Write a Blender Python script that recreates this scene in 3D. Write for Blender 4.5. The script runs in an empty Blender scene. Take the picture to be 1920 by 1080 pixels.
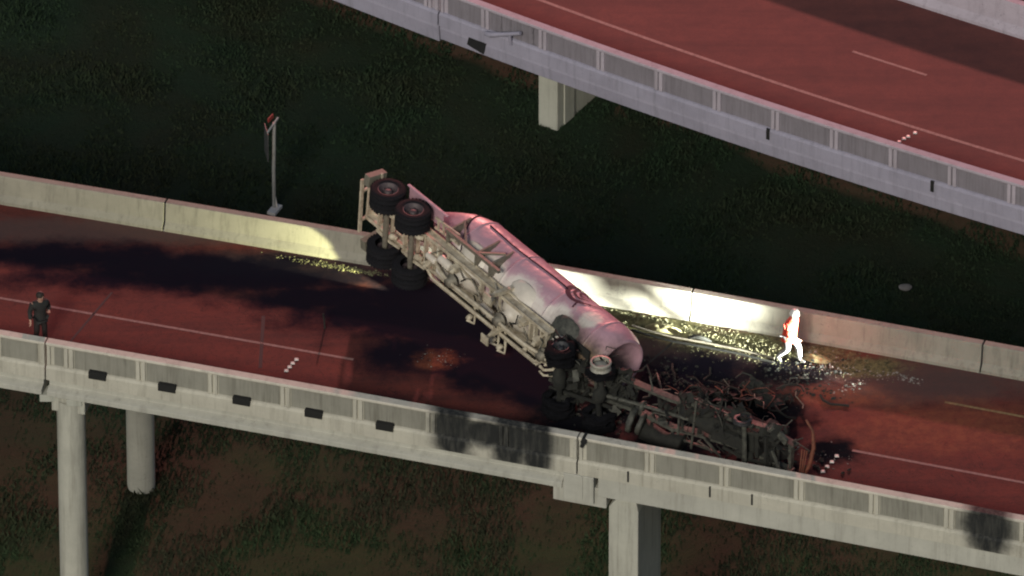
import bpy, bmesh, math, random
import numpy as np
from mathutils import Vector, Matrix, noise

R = math.radians
random.seed(7)
scene = bpy.context.scene
COL = scene.collection

# ------------------------------------------------------------------ camera, light
PITCH, SC, DIST = R(34.0), 68.0, 400.0          # look-down angle, photo pixels per metre at the deck, metres away
FPX = SC * DIST
cd = bpy.data.cameras.new('camera')
cam = bpy.data.objects.new('camera', cd)
COL.objects.link(cam)
cd.sensor_width = 36.0
cd.lens = 36.0 * FPX / 1920.0
cd.clip_start, cd.clip_end = 10.0, 9000.0
CAMP = Vector((0, -DIST * math.cos(PITCH), DIST * math.sin(PITCH)))
cam.location = CAMP
cam.rotation_euler = (math.pi / 2 - PITCH, 0, 0)
scene.camera = cam

world = bpy.data.worlds.new('World')
scene.world = world
world.use_nodes = True
wn = world.node_tree
bg = wn.nodes['Background']
sky = wn.nodes.new('ShaderNodeTexSky')
sky.sky_type = 'NISHITA'
sky.sun_disc = False
SUN_EL, SUN_AZ = R(31), R(197)                 # azimuth measured clockwise from +Y
sky.sun_elevation = SUN_EL
sky.sun_rotation = SUN_AZ
wn.links.new(sky.outputs['Color'], bg.inputs['Color'])
bg.inputs['Strength'].default_value = 0.05

def lamp(name, kind, loc, energy, col, **kw):
    d = bpy.data.lights.new(name, kind)
    d.energy = energy
    d.color = col
    for k, v in kw.items():
        setattr(d, k, v)
    o = bpy.data.objects.new(name, d)
    COL.objects.link(o)
    o.location = loc
    return o

def aim(o, target):
    o.rotation_euler = (Vector(target) - o.location).to_track_quat('-Z', 'Y').to_euler()

sd = Vector((math.sin(SUN_AZ) * math.cos(SUN_EL), math.cos(SUN_AZ) * math.cos(SUN_EL), math.sin(SUN_EL)))
sun = lamp('sun', 'SUN', sd * 50, 2.0, (1.0, 0.955, 0.83), angle=R(14))
aim(sun, (0, 0, 0))
# the red roadside mast lamp far behind the ramps that reddens both decks and throws the long shadows
red_mast = lamp('red_mast_lamp', 'POINT', (9, 150, 43), 960000.0, (1.0, 0.31, 0.27), shadow_soft_size=2.2)

def at(px, py, z=0.0):
    """world point at height z seen at pixel (px, py) of the 1920x1080 photograph"""
    d = Vector(((px - 960) / FPX, (540 - py) / FPX, -1.0))
    d.rotate(cam.rotation_euler)
    t = (z - CAMP.z) / d.z
    return CAMP + d * t

# the fire crew's scene light east along the shoulder, and an added unseen spot under the trailer to brighten the wall
LX = at(2120, 838, 1.05)
work = lamp('scene_light', 'SPOT', LX, 560000.0, (0.97, 1.0, 0.88), spot_size=R(8.4), spot_blend=0.55, shadow_soft_size=0.35)
aim(work, at(1250, 561, 0.70))
flood = lamp('scene_flood', 'SPOT', LX + Vector((0, 0, 0.3)), 6000.0, (0.95, 1.0, 0.86), spot_size=R(14), spot_blend=1.0, shadow_soft_size=0.35)
aim(flood, at(1330, 628, 0.5))
added_spot = lamp('added_wall_spot', 'SPOT', at(800, 556, 0.22), 5200.0, (1.0, 1.0, 0.52), spot_size=R(21), spot_blend=0.3, shadow_soft_size=0.04)
aim(added_spot, at(610, 487, 0.30))

scene.view_settings.view_transform = 'Standard'
scene.view_settings.look = 'None'
scene.view_settings.gamma = 1
scene.view_settings.exposure = 0.0
scene.cycles.filter_width = 2.1
scene.view_settings.use_curve_mapping = False

# ------------------------------------------------------------------ helpers
def tag(o, label=None, cat=None, group=None, kind=None):
    if label: o['label'] = label
    if cat: o['category'] = cat
    if group: o['group'] = group
    if kind: o['kind'] = kind
    return o

def empty(name, loc=(0, 0, 0), mat=None):
    o = bpy.data.objects.new(name, None)
    COL.objects.link(o)
    o.empty_display_size = 0.3
    if mat is not None:
        o.matrix_world = mat
    else:
        o.location = loc
    return o

class MB:
    def __init__(s):
        s.v, s.f, s.sm = [], [], []
    def add(s, vs, fs, smooth=False):
        n = len(s.v)
        s.v += [tuple(v) for v in vs]
        s.f += [tuple(i + n for i in f) for f in fs]
        s.sm += [smooth] * len(fs)
        return s
    def box(s, c, size, rot=None):
        hx, hy, hz = size[0] / 2, size[1] / 2, size[2] / 2
        vs = [Vector((x, y, z)) for x in (-hx, hx) for y in (-hy, hy) for z in (-hz, hz)]
        if rot is not None:
            vs = [rot @ v for v in vs]
        c = Vector(c)
        vs = [v + c for v in vs]
        return s.add(vs, [(0, 1, 3, 2), (4, 6, 7, 5), (0, 4, 5, 1), (2, 3, 7, 6), (0, 2, 6, 4), (1, 5, 7, 3)])
    def beam(s, p0, p1, w, h, up=(0, 0, 1)):
        p0, p1 = Vector(p0), Vector(p1)
        d = (p1 - p0)
        L = d.length
        x = d.normalized()
        u = Vector(up)
        if abs(x.dot(u)) > 0.95:
            u = Vector((1, 0, 0)) if abs(x.x) < 0.9 else Vector((0, 1, 0))
        y = u.cross(x).normalized()
        z = x.cross(y)
        m = Matrix((x, y, z)).transposed()
        return s.box((p0 + p1) / 2, (L, w, h), m)
    def tube(s, pts, r, n=8, caps=True):
        pts = [Vector(p) for p in pts]
        rs = r if isinstance(r, (list, tuple)) else [r] * len(pts)
        rings = []
        prev = None
        for i, p in enumerate(pts):
            if i == 0: d = pts[1] - p
            elif i == len(pts) - 1: d = p - pts[i - 1]
            else: d = (pts[i + 1] - p).normalized() + (p - pts[i - 1]).normalized()
            if d.length < 1e-9: d = Vector((0, 0, 1))
            d.normalize()
            if prev is None:
                a = Vector((0, 0, 1)) if abs(d.z) < 0.9 else Vector((1, 0, 0))
                x = d.cross(a).normalized()
            else:
                x = (prev - d * prev.dot(d))
                x = x.normalized() if x.length > 1e-6 else d.orthogonal().normalized()
            prev = x
            y = d.cross(x)
            rings.append([p + (x * math.cos(2 * math.pi * k / n) + y * math.sin(2 * math.pi * k / n)) * rs[i] for k in range(n)])
        vs = [v for rg in rings for v in rg]
        fs = []
        for i in range(len(rings) - 1):
            for k in range(n):
                fs.append((i * n + k, i * n + (k + 1) % n, (i + 1) * n + (k + 1) % n, (i + 1) * n + k))
        s.add(vs, fs, True)
        if caps:
            s.add(rings[0], [tuple(reversed(range(n)))])
            s.add(rings[-1], [tuple(range(n))])
        return s
    def lathe(s, prof, o, ax, n=32, smooth=True, a0=0.0, a1=2 * math.pi):
        """prof: (distance along ax, radius)"""
        o, ax = Vector(o), Vector(ax).normalized()
        x = ax.orthogonal().normalized()
        y = ax.cross(x)
        full = abs(a1 - a0 - 2 * math.pi) < 1e-6
        m = n if full else n + 1
        vs, fs = [], []
        for (t, r) in prof:
            for k in range(m):
                a = a0 + (a1 - a0) * k / n
                vs.append(o + ax * t + (x * math.cos(a) + y * math.sin(a)) * max(r, 1e-4))
        for i in range(len(prof) - 1):
            for k in range(n):
                k2 = (k + 1) % m
                fs.append((i * m + k, i * m + k2, (i + 1) * m + k2, (i + 1) * m + k))
        return s.add(vs, fs, smooth)
    def build(s, name, mat, parent=None, bevel=0, kind=None, fix=False):
        me = bpy.data.meshes.new(name)
        me.from_pydata(s.v, [], s.f)
        me.materials.append(mat)
        me.polygons.foreach_set('use_smooth', s.sm)
        me.update()
        if fix:
            b = bmesh.new(); b.from_mesh(me)
            bmesh.ops.recalc_face_normals(b, faces=b.faces)
            b.to_mesh(me); b.free()
        return link(name, me, parent, bevel, kind)

def link(name, me, parent=None, bevel=0, kind=None):
    o = bpy.data.objects.new(name, me)
    COL.objects.link(o)
    if parent is not None:
        o.parent = parent
    if bevel:
        md = o.modifiers.new('bevel', 'BEVEL')
        md.width = bevel; md.segments = 2; md.limit_method = 'ANGLE'; md.angle_limit = R(40)
    if kind: o['kind'] = kind
    return o

# ------------------------------------------------------------------ materials
class NT:
    def __init__(s, name):
        s.m = bpy.data.materials.new(name)
        s.m.use_nodes = True
        s.t = s.m.node_tree
        s.b = s.t.nodes['Principled BSDF']
        s.tc = s.t.nodes.new('ShaderNodeTexCoord')
        s.co = s.tc.outputs['Object']
    def n(s, ty, **kw):
        nd = s.t.nodes.new('ShaderNode' + ty)
        for k, v in kw.items(): setattr(nd, k, v)
        return nd
    def L(s, a, b): s.t.links.new(a, b)
    def scaled(s, sc):
        mp = s.n('Mapping')
        mp.inputs['Scale'].default_value = sc
        s.L(s.co, mp.inputs['Vector'])
        return mp.outputs['Vector']
    def noise(s, scale, detail=4, rough=0.6, vec=None, dist=0.0):
        nd = s.n('TexNoise')
        nd.inputs['Scale'].default_value = scale
        nd.inputs['Detail'].default_value = detail
        nd.inputs['Roughness'].default_value = rough
        nd.inputs['Distortion'].default_value = dist
        s.L(vec if vec is not None else s.co, nd.inputs['Vector'])
        return nd.outputs['Fac']
    def rng(s, x, a, b, c=0.0, d=1.0, smooth=False):
        nd = s.n('MapRange')
        if smooth: nd.interpolation_type = 'SMOOTHSTEP'
        s.L(x, nd.inputs[0])
        for i, v in enumerate((a, b, c, d)): nd.inputs[1 + i].default_value = v
        return nd.outputs[0]
    def math(s, op, a, b=None):
        nd = s.n('Math', operation=op)
        for i, v in enumerate((a, b)):
            if v is None: continue
            if isinstance(v, (int, float)): nd.inputs[i].default_value = v
            else: s.L(v, nd.inputs[i])
        return nd.outputs[0]
    def mix(s, f, a, b, blend='MIX'):
        nd = s.n('Mix', data_type='RGBA', blend_type=blend)
        for sock, v in ((nd.inputs[0], f), (nd.inputs[6], a), (nd.inputs[7], b)):
            if isinstance(v, (int, float)): sock.default_value = v
            elif isinstance(v, (tuple, list)): sock.default_value = (*v[:3], 1)
            else: s.L(v, sock)
        return nd.outputs[2]
    def bump(s, h, strength=0.3, dist=0.02):
        nd = s.n('Bump')
        nd.inputs['Strength'].default_value = strength
        nd.inputs['Distance'].default_value = dist
        s.L(h, nd.inputs['Height'])
        s.L(nd.outputs['Normal'], s.b.inputs['Normal'])
    def blobs(s, lst, ragged=0.35, nscale=1.3, edge=(1.35, 0.45)):
        """soft ragged stain: list of (centre, radius xyz); returns 0..1 (max over the list)"""
        nz = s.n('TexNoise')
        nz.inputs['Scale'].default_value = nscale
        nz.inputs['Detail'].default_value = 6
        nz.inputs['Roughness'].default_value = 0.65
        s.L(s.co, nz.inputs['Vector'])
        f = s.math('MULTIPLY', s.math('SUBTRACT', nz.outputs['Fac'], 0.5), ragged * 4)
        out = None
        for c, r in lst:
            sub = s.n('VectorMath', operation='SUBTRACT')
            s.L(s.co, sub.inputs[0]); sub.inputs[1].default_value = c
            dv = s.n('VectorMath', operation='DIVIDE')
            s.L(sub.outputs[0], dv.inputs[0]); dv.inputs[1].default_value = r
            ln = s.n('VectorMath', operation='LENGTH')
            s.L(dv.outputs[0], ln.inputs[0])
            v = s.rng(s.math('ADD', ln.outputs['Value'], f), edge[0], edge[1], 0, 1, True)
            out = v if out is None else s.math('MAXIMUM', out, v)
        return out
    def done(s, col=None, rough=0.7, metal=0.0, spec=None):
        if col is not None:
            if isinstance(col, (tuple, list)): s.b.inputs['Base Color'].default_value = (*col[:3], 1)
            else: s.L(col, s.b.inputs['Base Color'])
        if isinstance(rough, (int, float)): s.b.inputs['Roughness'].default_value = rough
        else: s.L(rough, s.b.inputs['Roughness'])
        s.b.inputs['Metallic'].default_value = metal
        if spec is not None: s.b.inputs['Specular IOR Level'].default_value = spec
        return s.m

def simple(name, c, rough=0.6, metal=0.0, var=0.35, scale=6.0, bump=0.15, c2=None):
    t = NT(name)
    f = t.rng(t.noise(scale, 5, 0.65), 0.3, 0.7)
    d = c2 if c2 else tuple(x * (1 - var) for x in c)
    t.bump(t.noise(scale * 6, 3), bump, 0.01)
    return t.done(t.mix(f, c, d), rough, metal)

def concrete(name, c, dark, streak=0.5, soot=None, ribs=False, rough=0.85, marks=0.0):
    t = NT(name)
    f = t.rng(t.noise(0.9, 6, 0.7), 0.32, 0.72)
    col = t.mix(f, c, tuple(x * 0.78 for x in c))
    st = t.rng(t.noise(1.0, 5, 0.7, t.scaled((5.0, 5.0, 0.35))), 0.5, 0.72)
    col = t.mix(t.math('MULTIPLY', st, streak), col, dark)
    sp = t.rng(t.noise(26, 3, 0.6), 0.62, 0.75)
    col = t.mix(t.math('MULTIPLY', sp, 0.35), col, dark)
    h = t.noise(18, 5, 0.7)
    if marks:
        mk_ = t.math('MULTIPLY', t.rng(t.noise(9.0, 4, 0.7, t.scaled((1, 1, 2.2)), 1.5), 0.60, 0.66), t.rng(t.noise(0.55, 3, 0.6), 0.52, 0.60))
        col = t.mix(t.math('MULTIPLY', mk_, marks), col, (0.04, 0.037, 0.033))
    if ribs:
        w = t.noise(1.0, 4, 0.7, t.scaled((17.0, 17.0, 0.7)))
        col = t.mix(t.math('MULTIPLY', t.rng(w, 0.46, 0.72), t.rng(t.noise(0.8, 3), 0.35, 0.65, 0.15, 0.75)), col, dark)
        h = t.math('ADD', h, t.math('MULTIPLY', w, 1.5))
    if soot:
        mk = t.blobs(soot, 0.14, 2.6, (1.25, 0.55))
        sn = t.math('MULTIPLY', mk, t.rng(t.noise(1.0, 5, 0.7, t.scaled((7, 7, 1.2))), 0.3, 0.55, 0.86, 1.0))
        col = t.mix(sn, col, (0.010, 0.011, 0.011))
    t.bump(h, 0.35, 0.012)
    return t.done(col, rough)

SOOT = [((at(x, y, .4).x, at(x, y, .4).y, 0.45), r) for x, y, r in ((848, 803, (.66, 1.6, 1.5)), (955, 822, (.62, 1.6, 1.3)), (1005, 830, (.52, 1.6, 1.5)), (915, 815, (.9, 1.6, .5)), (1853, 985, (.74, 1.6, 1.2)))]
M = {}
CPAR = (0.40, 0.375, 0.30)
M['cap'] = concrete('parapet cap concrete', (0.60, 0.56, 0.48), (0.24, 0.22, 0.18), 0.45, SOOT, marks=.6)
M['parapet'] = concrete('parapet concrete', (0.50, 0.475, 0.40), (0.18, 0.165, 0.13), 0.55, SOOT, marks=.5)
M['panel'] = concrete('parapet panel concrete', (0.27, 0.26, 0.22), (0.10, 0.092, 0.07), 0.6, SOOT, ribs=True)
M['girder'] = concrete('girder concrete', (0.45, 0.44, 0.385), (0.19, 0.18, 0.15), 0.45, marks=.4)
M['pier'] = concrete('pier concrete', (0.46, 0.45, 0.385), (0.17, 0.16, 0.13), 0.6, marks=.4)
M['wall'] = concrete('barrier wall concrete', (0.275, 0.26, 0.215), (0.085, 0.08, 0.065), 0.5, marks=.85)
M['ucap'] = concrete('upper cap concrete', (0.42, 0.375, 0.43), (0.17, 0.15, 0.165), 0.45, marks=.5)
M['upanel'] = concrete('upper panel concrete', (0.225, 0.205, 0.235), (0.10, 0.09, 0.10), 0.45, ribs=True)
M['ufascia'] = concrete('upper fascia concrete', (0.325, 0.31, 0.39), (0.15, 0.145, 0.17), 0.5, marks=.3)
M['upier'] = concrete('upper pier concrete', (0.44, 0.44, 0.38), (0.17, 0.17, 0.14), 0.45)
M['black'] = simple('black opening', (0.012, 0.012, 0.011), 0.9)
M['seal'] = simple('joint seal', (0.011, 0.011, 0.012), 0.8)
M['paint'] = simple('worn road paint', (0.22, 0.15, 0.135), 0.7, 0, 0.6, 9, 0.2)
M['ypaint'] = simple('worn yellow road paint', (0.34, 0.22, 0.10), 0.7, 0, 0.6, 9, 0.2)
M['stud'] = simple('road stud', (0.65, 0.62, 0.58), 0.3, 0, 0.2)

# ------------------------------------------------------------------ paths
class Path:
    """plan curve Y(X) with outward (towards the camera) normals"""
    def __init__(s, pts, z, deg=2):
        w = [at(a, b, z) for a, b in pts]
        s.c = np.polyfit([p.x for p in w], [p.y for p in w], deg)
        s.d = np.polyder(s.c)
    def p(s, X, o=0.0, z=0.0):
        m = float(np.polyval(s.d, X))
        t = Vector((1, m, 0)).normalized()
        n = Vector((t.y, -t.x, 0))
        return Vector((X, float(np.polyval(s.c, X)), z)) + n * o
    def t(s, X):
        return Vector((1, float(np.polyval(s.d, X)), 0)).normalized()
    def frame(s, X, o=0, z=0):
        t = s.t(X); n = Vector((t.y, -t.x, 0))
        m = Matrix((t, -n, Vector((0, 0, 1)))).transposed().to_4x4()
        m.translation = s.p(X, o, z)
        return m

def X_(px): return (px - 960) / SC

def sweep(path, prof, X0, X1, step=1.0):
    n = max(1, int(abs(X1 - X0) / step))
    mb = MB()
    k = len(prof)
    vs = []
    for i in range(n + 1):
        X = X0 + (X1 - X0) * i / n
        vs += [path.p(X, o, z) for o, z in prof]
    fs = []
    for i in range(n):
        for j in range(k):
            fs.append((i * k + j, i * k + (j + 1) % k, (i + 1) * k + (j + 1) % k, (i + 1) * k + j))
    fs.append(tuple(range(k)))
    fs.append(tuple(n * k + j for j in reversed(range(k))))
    mb.add(vs, fs)
    return mb

def strip(path, o0, o1, X0, X1, z, step=0.8, path2=None):
    n = max(1, int(abs(X1 - X0) / step))
    mb = MB()
    vs = []
    for i in range(n + 1):
        X = X0 + (X1 - X0) * i / n
        vs += [path.p(X, o0, z), (path2 or path).p(X, o1, z)]
    mb.add(vs, [(2 * i, 2 * i + 1, 2 * i + 3, 2 * i + 2) for i in range(n)])
    return mb

CAPZ = 0.90
near = Path([(11, 622), (102, 634), (537, 707), (640, 728), (835, 762), (950, 787), (1080, 810), (1355, 861), (1489, 887), (1910, 961)], CAPZ)
wallp = Path([(10, 386), (300, 430), (640, 493), (1156, 577), (1290, 602), (1457, 630), (1668, 671), (1912, 713)], 0.0)
UZ = -5.2
upper = Path([(900, 0), (1067, 67), (1280, 138), (1484, 204), (1744, 288), (1913, 340)], UZ + 0.85)
XL, XR = -27.0, 27.0

# ------------------------------------------------------------------ ground and roads
GZ = -8.7
def gheight(x, y):
    return GZ + 0.30 * noise.noise((x * 0.16, y * 0.16, 0.3)) + 0.10 * noise.noise((x * 0.6, y * 0.6, 4.1))

gm = NT('weedy ground')
a1 = gm.noise(0.22, 5, 0.65, None, 0.5)
a2 = gm.noise(1.4, 5, 0.7)
gcol = gm.mix(gm.rng(a1, 0.40, 0.62), (0.019, 0.033, 0.019), (0.023, 0.027, 0.016))
sy_ = gm.n('SeparateXYZ'); gm.L(gm.co, sy_.inputs[0])
front_light = gm.rng(gm.math('ADD', sy_.outputs['Y'], gm.math('MULTIPLY', gm.noise(0.15, 4, 0.6), 8.0)), 12.0, 7.0)  # brighter light on the foreground, painted in as a lighter olive
gcol = gm.mix(front_light, gcol, gm.mix(gm.rng(a1, 0.42, 0.6), (0.029, 0.047, 0.021), (0.038, 0.037, 0.022)))
gcol = gm.mix(gm.rng(a2, 0.45, 0.7, 0, 0.5), gcol, (0.014, 0.024, 0.014))
gm.bump(gm.noise(9, 5, 0.7), 0.8, 0.08)
M['ground'] = gm.done(gcol, 0.95, spec=0.1)

def ground():
    inner = [x * 0.5 for x in range(-64, 65)]
    xs = [-3000, -900, -300, -100, -50] + inner + [50, 100, 300, 900, 3000]
    ys = [-3000, -900, -300, -100, -40] + [-20 + 0.5 * i for i in range(0, 130)] + [70, 110, 300, 900, 3000]
    vs = [(x, y, gheight(x, y)) for x in xs for y in ys]
    m = len(ys)
    fs = [(i * m + j, (i + 1) * m + j, (i + 1) * m + j + 1, i * m + j + 1) for i in range(len(xs) - 1) for j in range(m - 1)]
    mb = MB(); mb.add(vs, fs, True)
    return mb.build('ground', M['ground'], kind='structure')
tag(ground(), 'dark weedy ground below and between the two road bridges')

bm_ = NT('weed blades')
b1 = bm_.noise(0.22, 5, 0.65, None, 0.5)
b2 = bm_.noise(2.2, 4, 0.7)
bc = bm_.mix(bm_.rng(b1, 0.40, 0.62), (0.019, 0.036, 0.018), (0.025, 0.030, 0.016))
sy_ = bm_.n('SeparateXYZ'); bm_.L(bm_.co, sy_.inputs[0])
front_light = bm_.rng(bm_.math('ADD', sy_.outputs['Y'], bm_.math('MULTIPLY', bm_.noise(0.15, 4, 0.6), 8.0)), 12.0, 7.0)  # same foreground light painted into the blade colour
bc = bm_.mix(front_light, bc, bm_.mix(bm_.rng(b1, 0.42, 0.6), (0.029, 0.047, 0.021), (0.038, 0.037, 0.022)))
bc = bm_.mix(bm_.rng(b2, 0.40, 0.7, 0, 0.45), bc, (0.014, 0.028, 0.015))
M['blade'] = bm_.done(bc, 0.9, spec=0.15)

def grass():
    rng = np.random.default_rng(3)
    N = 190000
    xs = rng.uniform(-22, 22, N); ys = rng.uniform(-8, 34, N)
    vs, fs = [], []
    for i in range(N):
        x, y = float(xs[i]), float(ys[i])
        d = noise.noise((x * 0.45, y * 0.45, 9.0))
        d2 = noise.noise((x * 1.6, y * 1.6, 2.0))
        if d + 0.5 * d2 < -0.18 and rng.random() < 0.85: continue
        h = 0.05 + 0.11 * max(0.0, d + 0.35) * rng.uniform(0.4, 1.6) + 0.05 * rng.random()
        w = rng.uniform(0.025, 0.06)
        a = rng.uniform(0, 6.283); l = rng.uniform(0.1, 0.9) * h
        b = a + rng.uniform(-1, 1)
        z = gheight(x, y) - 0.02
        n = len(vs)
        vs += [(x - w * math.cos(a), y - w * math.sin(a), z), (x + w * math.cos(a), y + w * math.sin(a), z),
               (x + l * math.cos(b), y + l * math.sin(b), z + h)]
        fs.append((n, n + 1, n + 2))
    mb = MB(); mb.add(vs, fs)
    return mb.build('grass', M['blade'], kind='stuff')
tag(grass(), 'rough dark grass and weeds covering the ground below the bridges')

# asphalt with burnt marks, painted shade and glow, and pale dust along the wall
am = NT('ramp asphalt')
n1 = am.noise(0.35, 6, 0.65)
n2 = am.noise(3.0, 6, 0.75)
n3 = am.noise(60, 2, 0.5)
acol = am.mix(am.rng(n1, 0.35, 0.7), (0.150, 0.036, 0.027), (0.105, 0.028, 0.023))
acol = am.mix(am.rng(n2, 0.40, 0.75, 0, 0.55), acol, (0.062, 0.024, 0.024))
acol = am.mix(am.rng(n3, 0.55, 0.8, 0, 0.5), acol, (0.17, 0.065, 0.055))
def g(px, py): 
    p = at(px, py, 0); return (p.x, p.y, 0)
acol = am.mix(am.rng(am.noise(14, 4, 0.8), 0.5, 0.72, 0, 0.5), acol, (0.05, 0.020, 0.019))
rot_ = am.n('Mapping'); rot_.inputs['Rotation'].default_value = (0, 0, R(17.5)); rot_.inputs['Scale'].default_value = (0.12, 1.6, 1)
am.L(am.co, rot_.inputs['Vector'])
lane = am.noise(1.0, 5, 0.65, rot_.outputs['Vector'])
acol = am.mix(am.rng(lane, 0.45, 0.68, 0, 0.55), acol, (0.045, 0.020, 0.020))
acol = am.mix(am.math('MULTIPLY', am.rng(am.noise(0.8, 5, 0.7, None, 2.5), 0.495, 0.505), am.rng(am.noise(0.8, 5, 0.7, None, 2.5), 0.515, 0.505)), acol, (0.03, 0.016, 0.016))
dust = am.blobs([(g(200, 432), (9, 0.7, 1)), (g(560, 495), (4, 0.7, 1)), (g(1300, 660), (3.2, 1.6, 1)), (g(1700, 715), (4.5, 1.1, 1))], 0.35, 1.2)
acol = am.mix(am.math('MULTIPLY', dust, 0.7), acol, (0.085, 0.060, 0.056))
soil = am.blobs([(g(1240, 612), (1.9, .62, 1)), (g(1370, 642), (1.9, .62, 1)), (g(1500, 668), (1.5, .6, 1)), (g(1120, 585), (1.6, .5, 1)), (g(1620, 688), (1.2, .5, 1))], 0.3, 2.2)
soilc = am.mix(am.rng(am.noise(5.0, 5, 0.75), 0.42, 0.62), (0.155, 0.145, 0.070), (0.040, 0.042, 0.022))
acol = am.mix(soil, acol, soilc)
painted_shade = am.blobs([(g(870, 600), (2.6, 1.7, 1)), (g(930, 640), (2.0, 1.2, 1)), (g(960, 690), (1.6, 1.2, 1)), (g(1010, 720), (1.2, 0.9, 1)), (g(700, 590), (3.0, 1.0, 1)), (g(800, 560), (3.2, 1.3, 1)), (g(350, 500), (5.0, 0.9, 1)), (g(760, 660), (1.4, 1.3, 1)), (g(940, 705), (1.7, 1.2, 1)), (g(880, 650), (1.8, 1.0, 1)), (g(1010, 740), (1.2, 0.7, 1)), (g(620, 560), (3.0, 0.8, 1)), (g(120, 480), (4.0, 0.8, 1)), (g(420, 520), (6.5, 0.9, 1)), (g(800, 600), (2.6, 1.9, 1)), (g(900, 690), (1.7, 0.9, 1)), (g(980, 700), (2.0, 1.5, 1)), (g(1300, 700), (2.6, 1.2, 1)), (g(1480, 690), (1.4, .6, 1))], 0.4, 0.9)  # shade of the truck and wall painted dark into the asphalt
acol = am.mix(am.math('MULTIPLY', painted_shade, 0.95), acol, (0.009, 0.009, 0.016))
burn = am.blobs([(g(1330, 800), (2.2, 1.3, 1)), (g(1210, 745), (1.6, 1.2, 1)), (g(1420, 770), (1.8, 1.1, 1)), (g(1085, 785), (1.6, 1.0, 1)), (g(1280, 830), (2.6, 1.2, 1)), (g(1200, 770), (1.6, 1.0, 1)), (g(1400, 820), (1.5, 1.0, 1)), (g(1440, 880), (1.4, 0.5, 1)), (g(1350, 745), (1.9, 1.0, 1)), (g(1150, 740), (1.6, 1.0, 1)), (g(1490, 705), (1.2, 0.5, 1)), (g(1560, 850), (0.9, 0.7, 1))], 0.45, 1.4)  # burnt asphalt, with the drive tyres' shadow painted in too
acol = am.mix(burn, acol, (0.010, 0.010, 0.013))
orange = am.blobs([(g(1560, 745), (1.8, 0.6, 1)), (g(1780, 800), (3.5, 1.2, 1)), (g(820, 675), (0.6, 0.5, 1))], 0.5, 1.2)  # lit orange pools on the deck, painted into the colour
acol = am.mix(am.math('MULTIPLY', am.math('MULTIPLY', orange, am.rng(n2, 0.3, 0.6)), am.math('MULTIPLY', am.math('SUBTRACT', 1.0, burn), 0.7)), acol, (0.24, 0.075, 0.040))
am.bump(am.math('ADD', am.noise(45, 3, 0.7), am.math('MULTIPLY', n2, 2.0)), 0.35, 0.01)
arough = am.math('ADD', 0.82, am.math('MULTIPLY', painted_shade, 0.15))
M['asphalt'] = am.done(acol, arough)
am.L(am.math('MULTIPLY', am.math('SUBTRACT', 1.0, am.math('MAXIMUM', painted_shade, burn)), 0.13), am.b.inputs['Specular IOR Level'])

um = NT('upper asphalt')
n1 = um.noise(0.25, 6, 0.65); n2 = um.noise(2.0, 6, 0.75)
uc = um.mix(um.rng(n1, 0.35, 0.7), (0.150, 0.050, 0.043), (0.110, 0.039, 0.036))
uc = um.mix(um.rng(um.noise(14, 4, 0.8), 0.5, 0.72, 0, 0.4), uc, (0.06, 0.026, 0.025))
uc = um.mix(um.rng(n2, 0.40, 0.75, 0, 0.5), uc, (0.07, 0.030, 0.030))
rot_ = um.n('Mapping'); rot_.inputs['Rotation'].default_value = (0, 0, R(29.8)); rot_.inputs['Scale'].default_value = (0.10, 1.3, 1)
um.L(um.co, rot_.inputs['Vector'])
uc = um.mix(um.rng(um.noise(1.0, 5, 0.65, rot_.outputs['Vector']), 0.45, 0.7, 0, 0.5), uc, (0.06, 0.027, 0.027))
um.bump(um.noise(45, 3, 0.7), 0.3, 0.01)
M['uasphalt'] = um.done(uc, 0.82, spec=0.2)

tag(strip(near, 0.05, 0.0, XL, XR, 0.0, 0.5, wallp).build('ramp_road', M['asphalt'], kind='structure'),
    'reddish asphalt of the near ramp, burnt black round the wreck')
tag(strip(near, -2.75, -2.65, XL, X_(610), 0.004).build('edge_line', M['paint'], kind='structure'))
tag(strip(near, -2.75, -2.65, X_(1530), XR, 0.004).build('edge_line', M['paint'], kind='structure'))
tag(strip(near, -5.75, -5.66, X_(1640), XR, 0.004).build('yellow_edge_line', M['ypaint'], kind='structure'))
def seam(a, b, w=0.05):
    p, q = at(*a, 0.004), at(*b, 0.004)
    d = (q - p).normalized(); n = Vector((-d.y, d.x, 0)) * w
    mb = MB(); mb.add([p - n, p + n, q + n, q - n], [(0, 1, 2, 3)])
    mb.build('road_seam', M['seal'], kind='structure')
seam((210, 548), (132, 640), 0.035); seam((494, 592), (488, 690), 0.05); seam((1262, 642), (1205, 690), 0.03)

# ------------------------------------------------------------------ near bridge
JL, JR = X_(98), X_(1086)                        # joints of the near parapet
bridge = empty('ramp_bridge', near.p(0, -3.5, -0.3))
tag(bridge, 'pale concrete ramp bridge carrying the overturned truck', 'bridge')
def bpart(mb, name, mat, root, bevel=0):
    o = mb.build(name, mat, None, bevel, fix=True)
    o.parent = root
    o.matrix_parent_inverse = root.matrix_world.inverted() if root.matrix_world != Matrix.Identity(4) else Matrix.Identity(4)
    return o
bpy.context.view_layer.update()
def slabprof(o0, o1, z0, z1): return [(o0, z0), (o1, z0), (o1, z1), (o0, z1)]
bpart(sweep(near, slabprof(-7.4, -0.1, -0.30, -0.012), XL, XR), 'deck_slab', M['girder'], bridge)
igd = [(-0.35, -0.305), (0.10, -0.305), (0.10, -0.42), (0.05, -0.46), (0.05, -0.60), (0.27, -0.70), (0.27, -0.86), (-0.35, -0.86)]
bpart(sweep(near, igd, XL, JL - 0.13), 'girder', M['girder'], bridge, 0.015)
bpart(sweep(near, igd, JL + 0.02, JR - 0.42), 'girder', M['girder'], bridge, 0.015)
bpart(sweep(near, [(-0.5, -0.305), (0.24, -0.305), (0.26, -0.93), (-0.5, -0.93)], JR + 0.55, XR), 'girder', M['girder'], bridge, 0.02)
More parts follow.
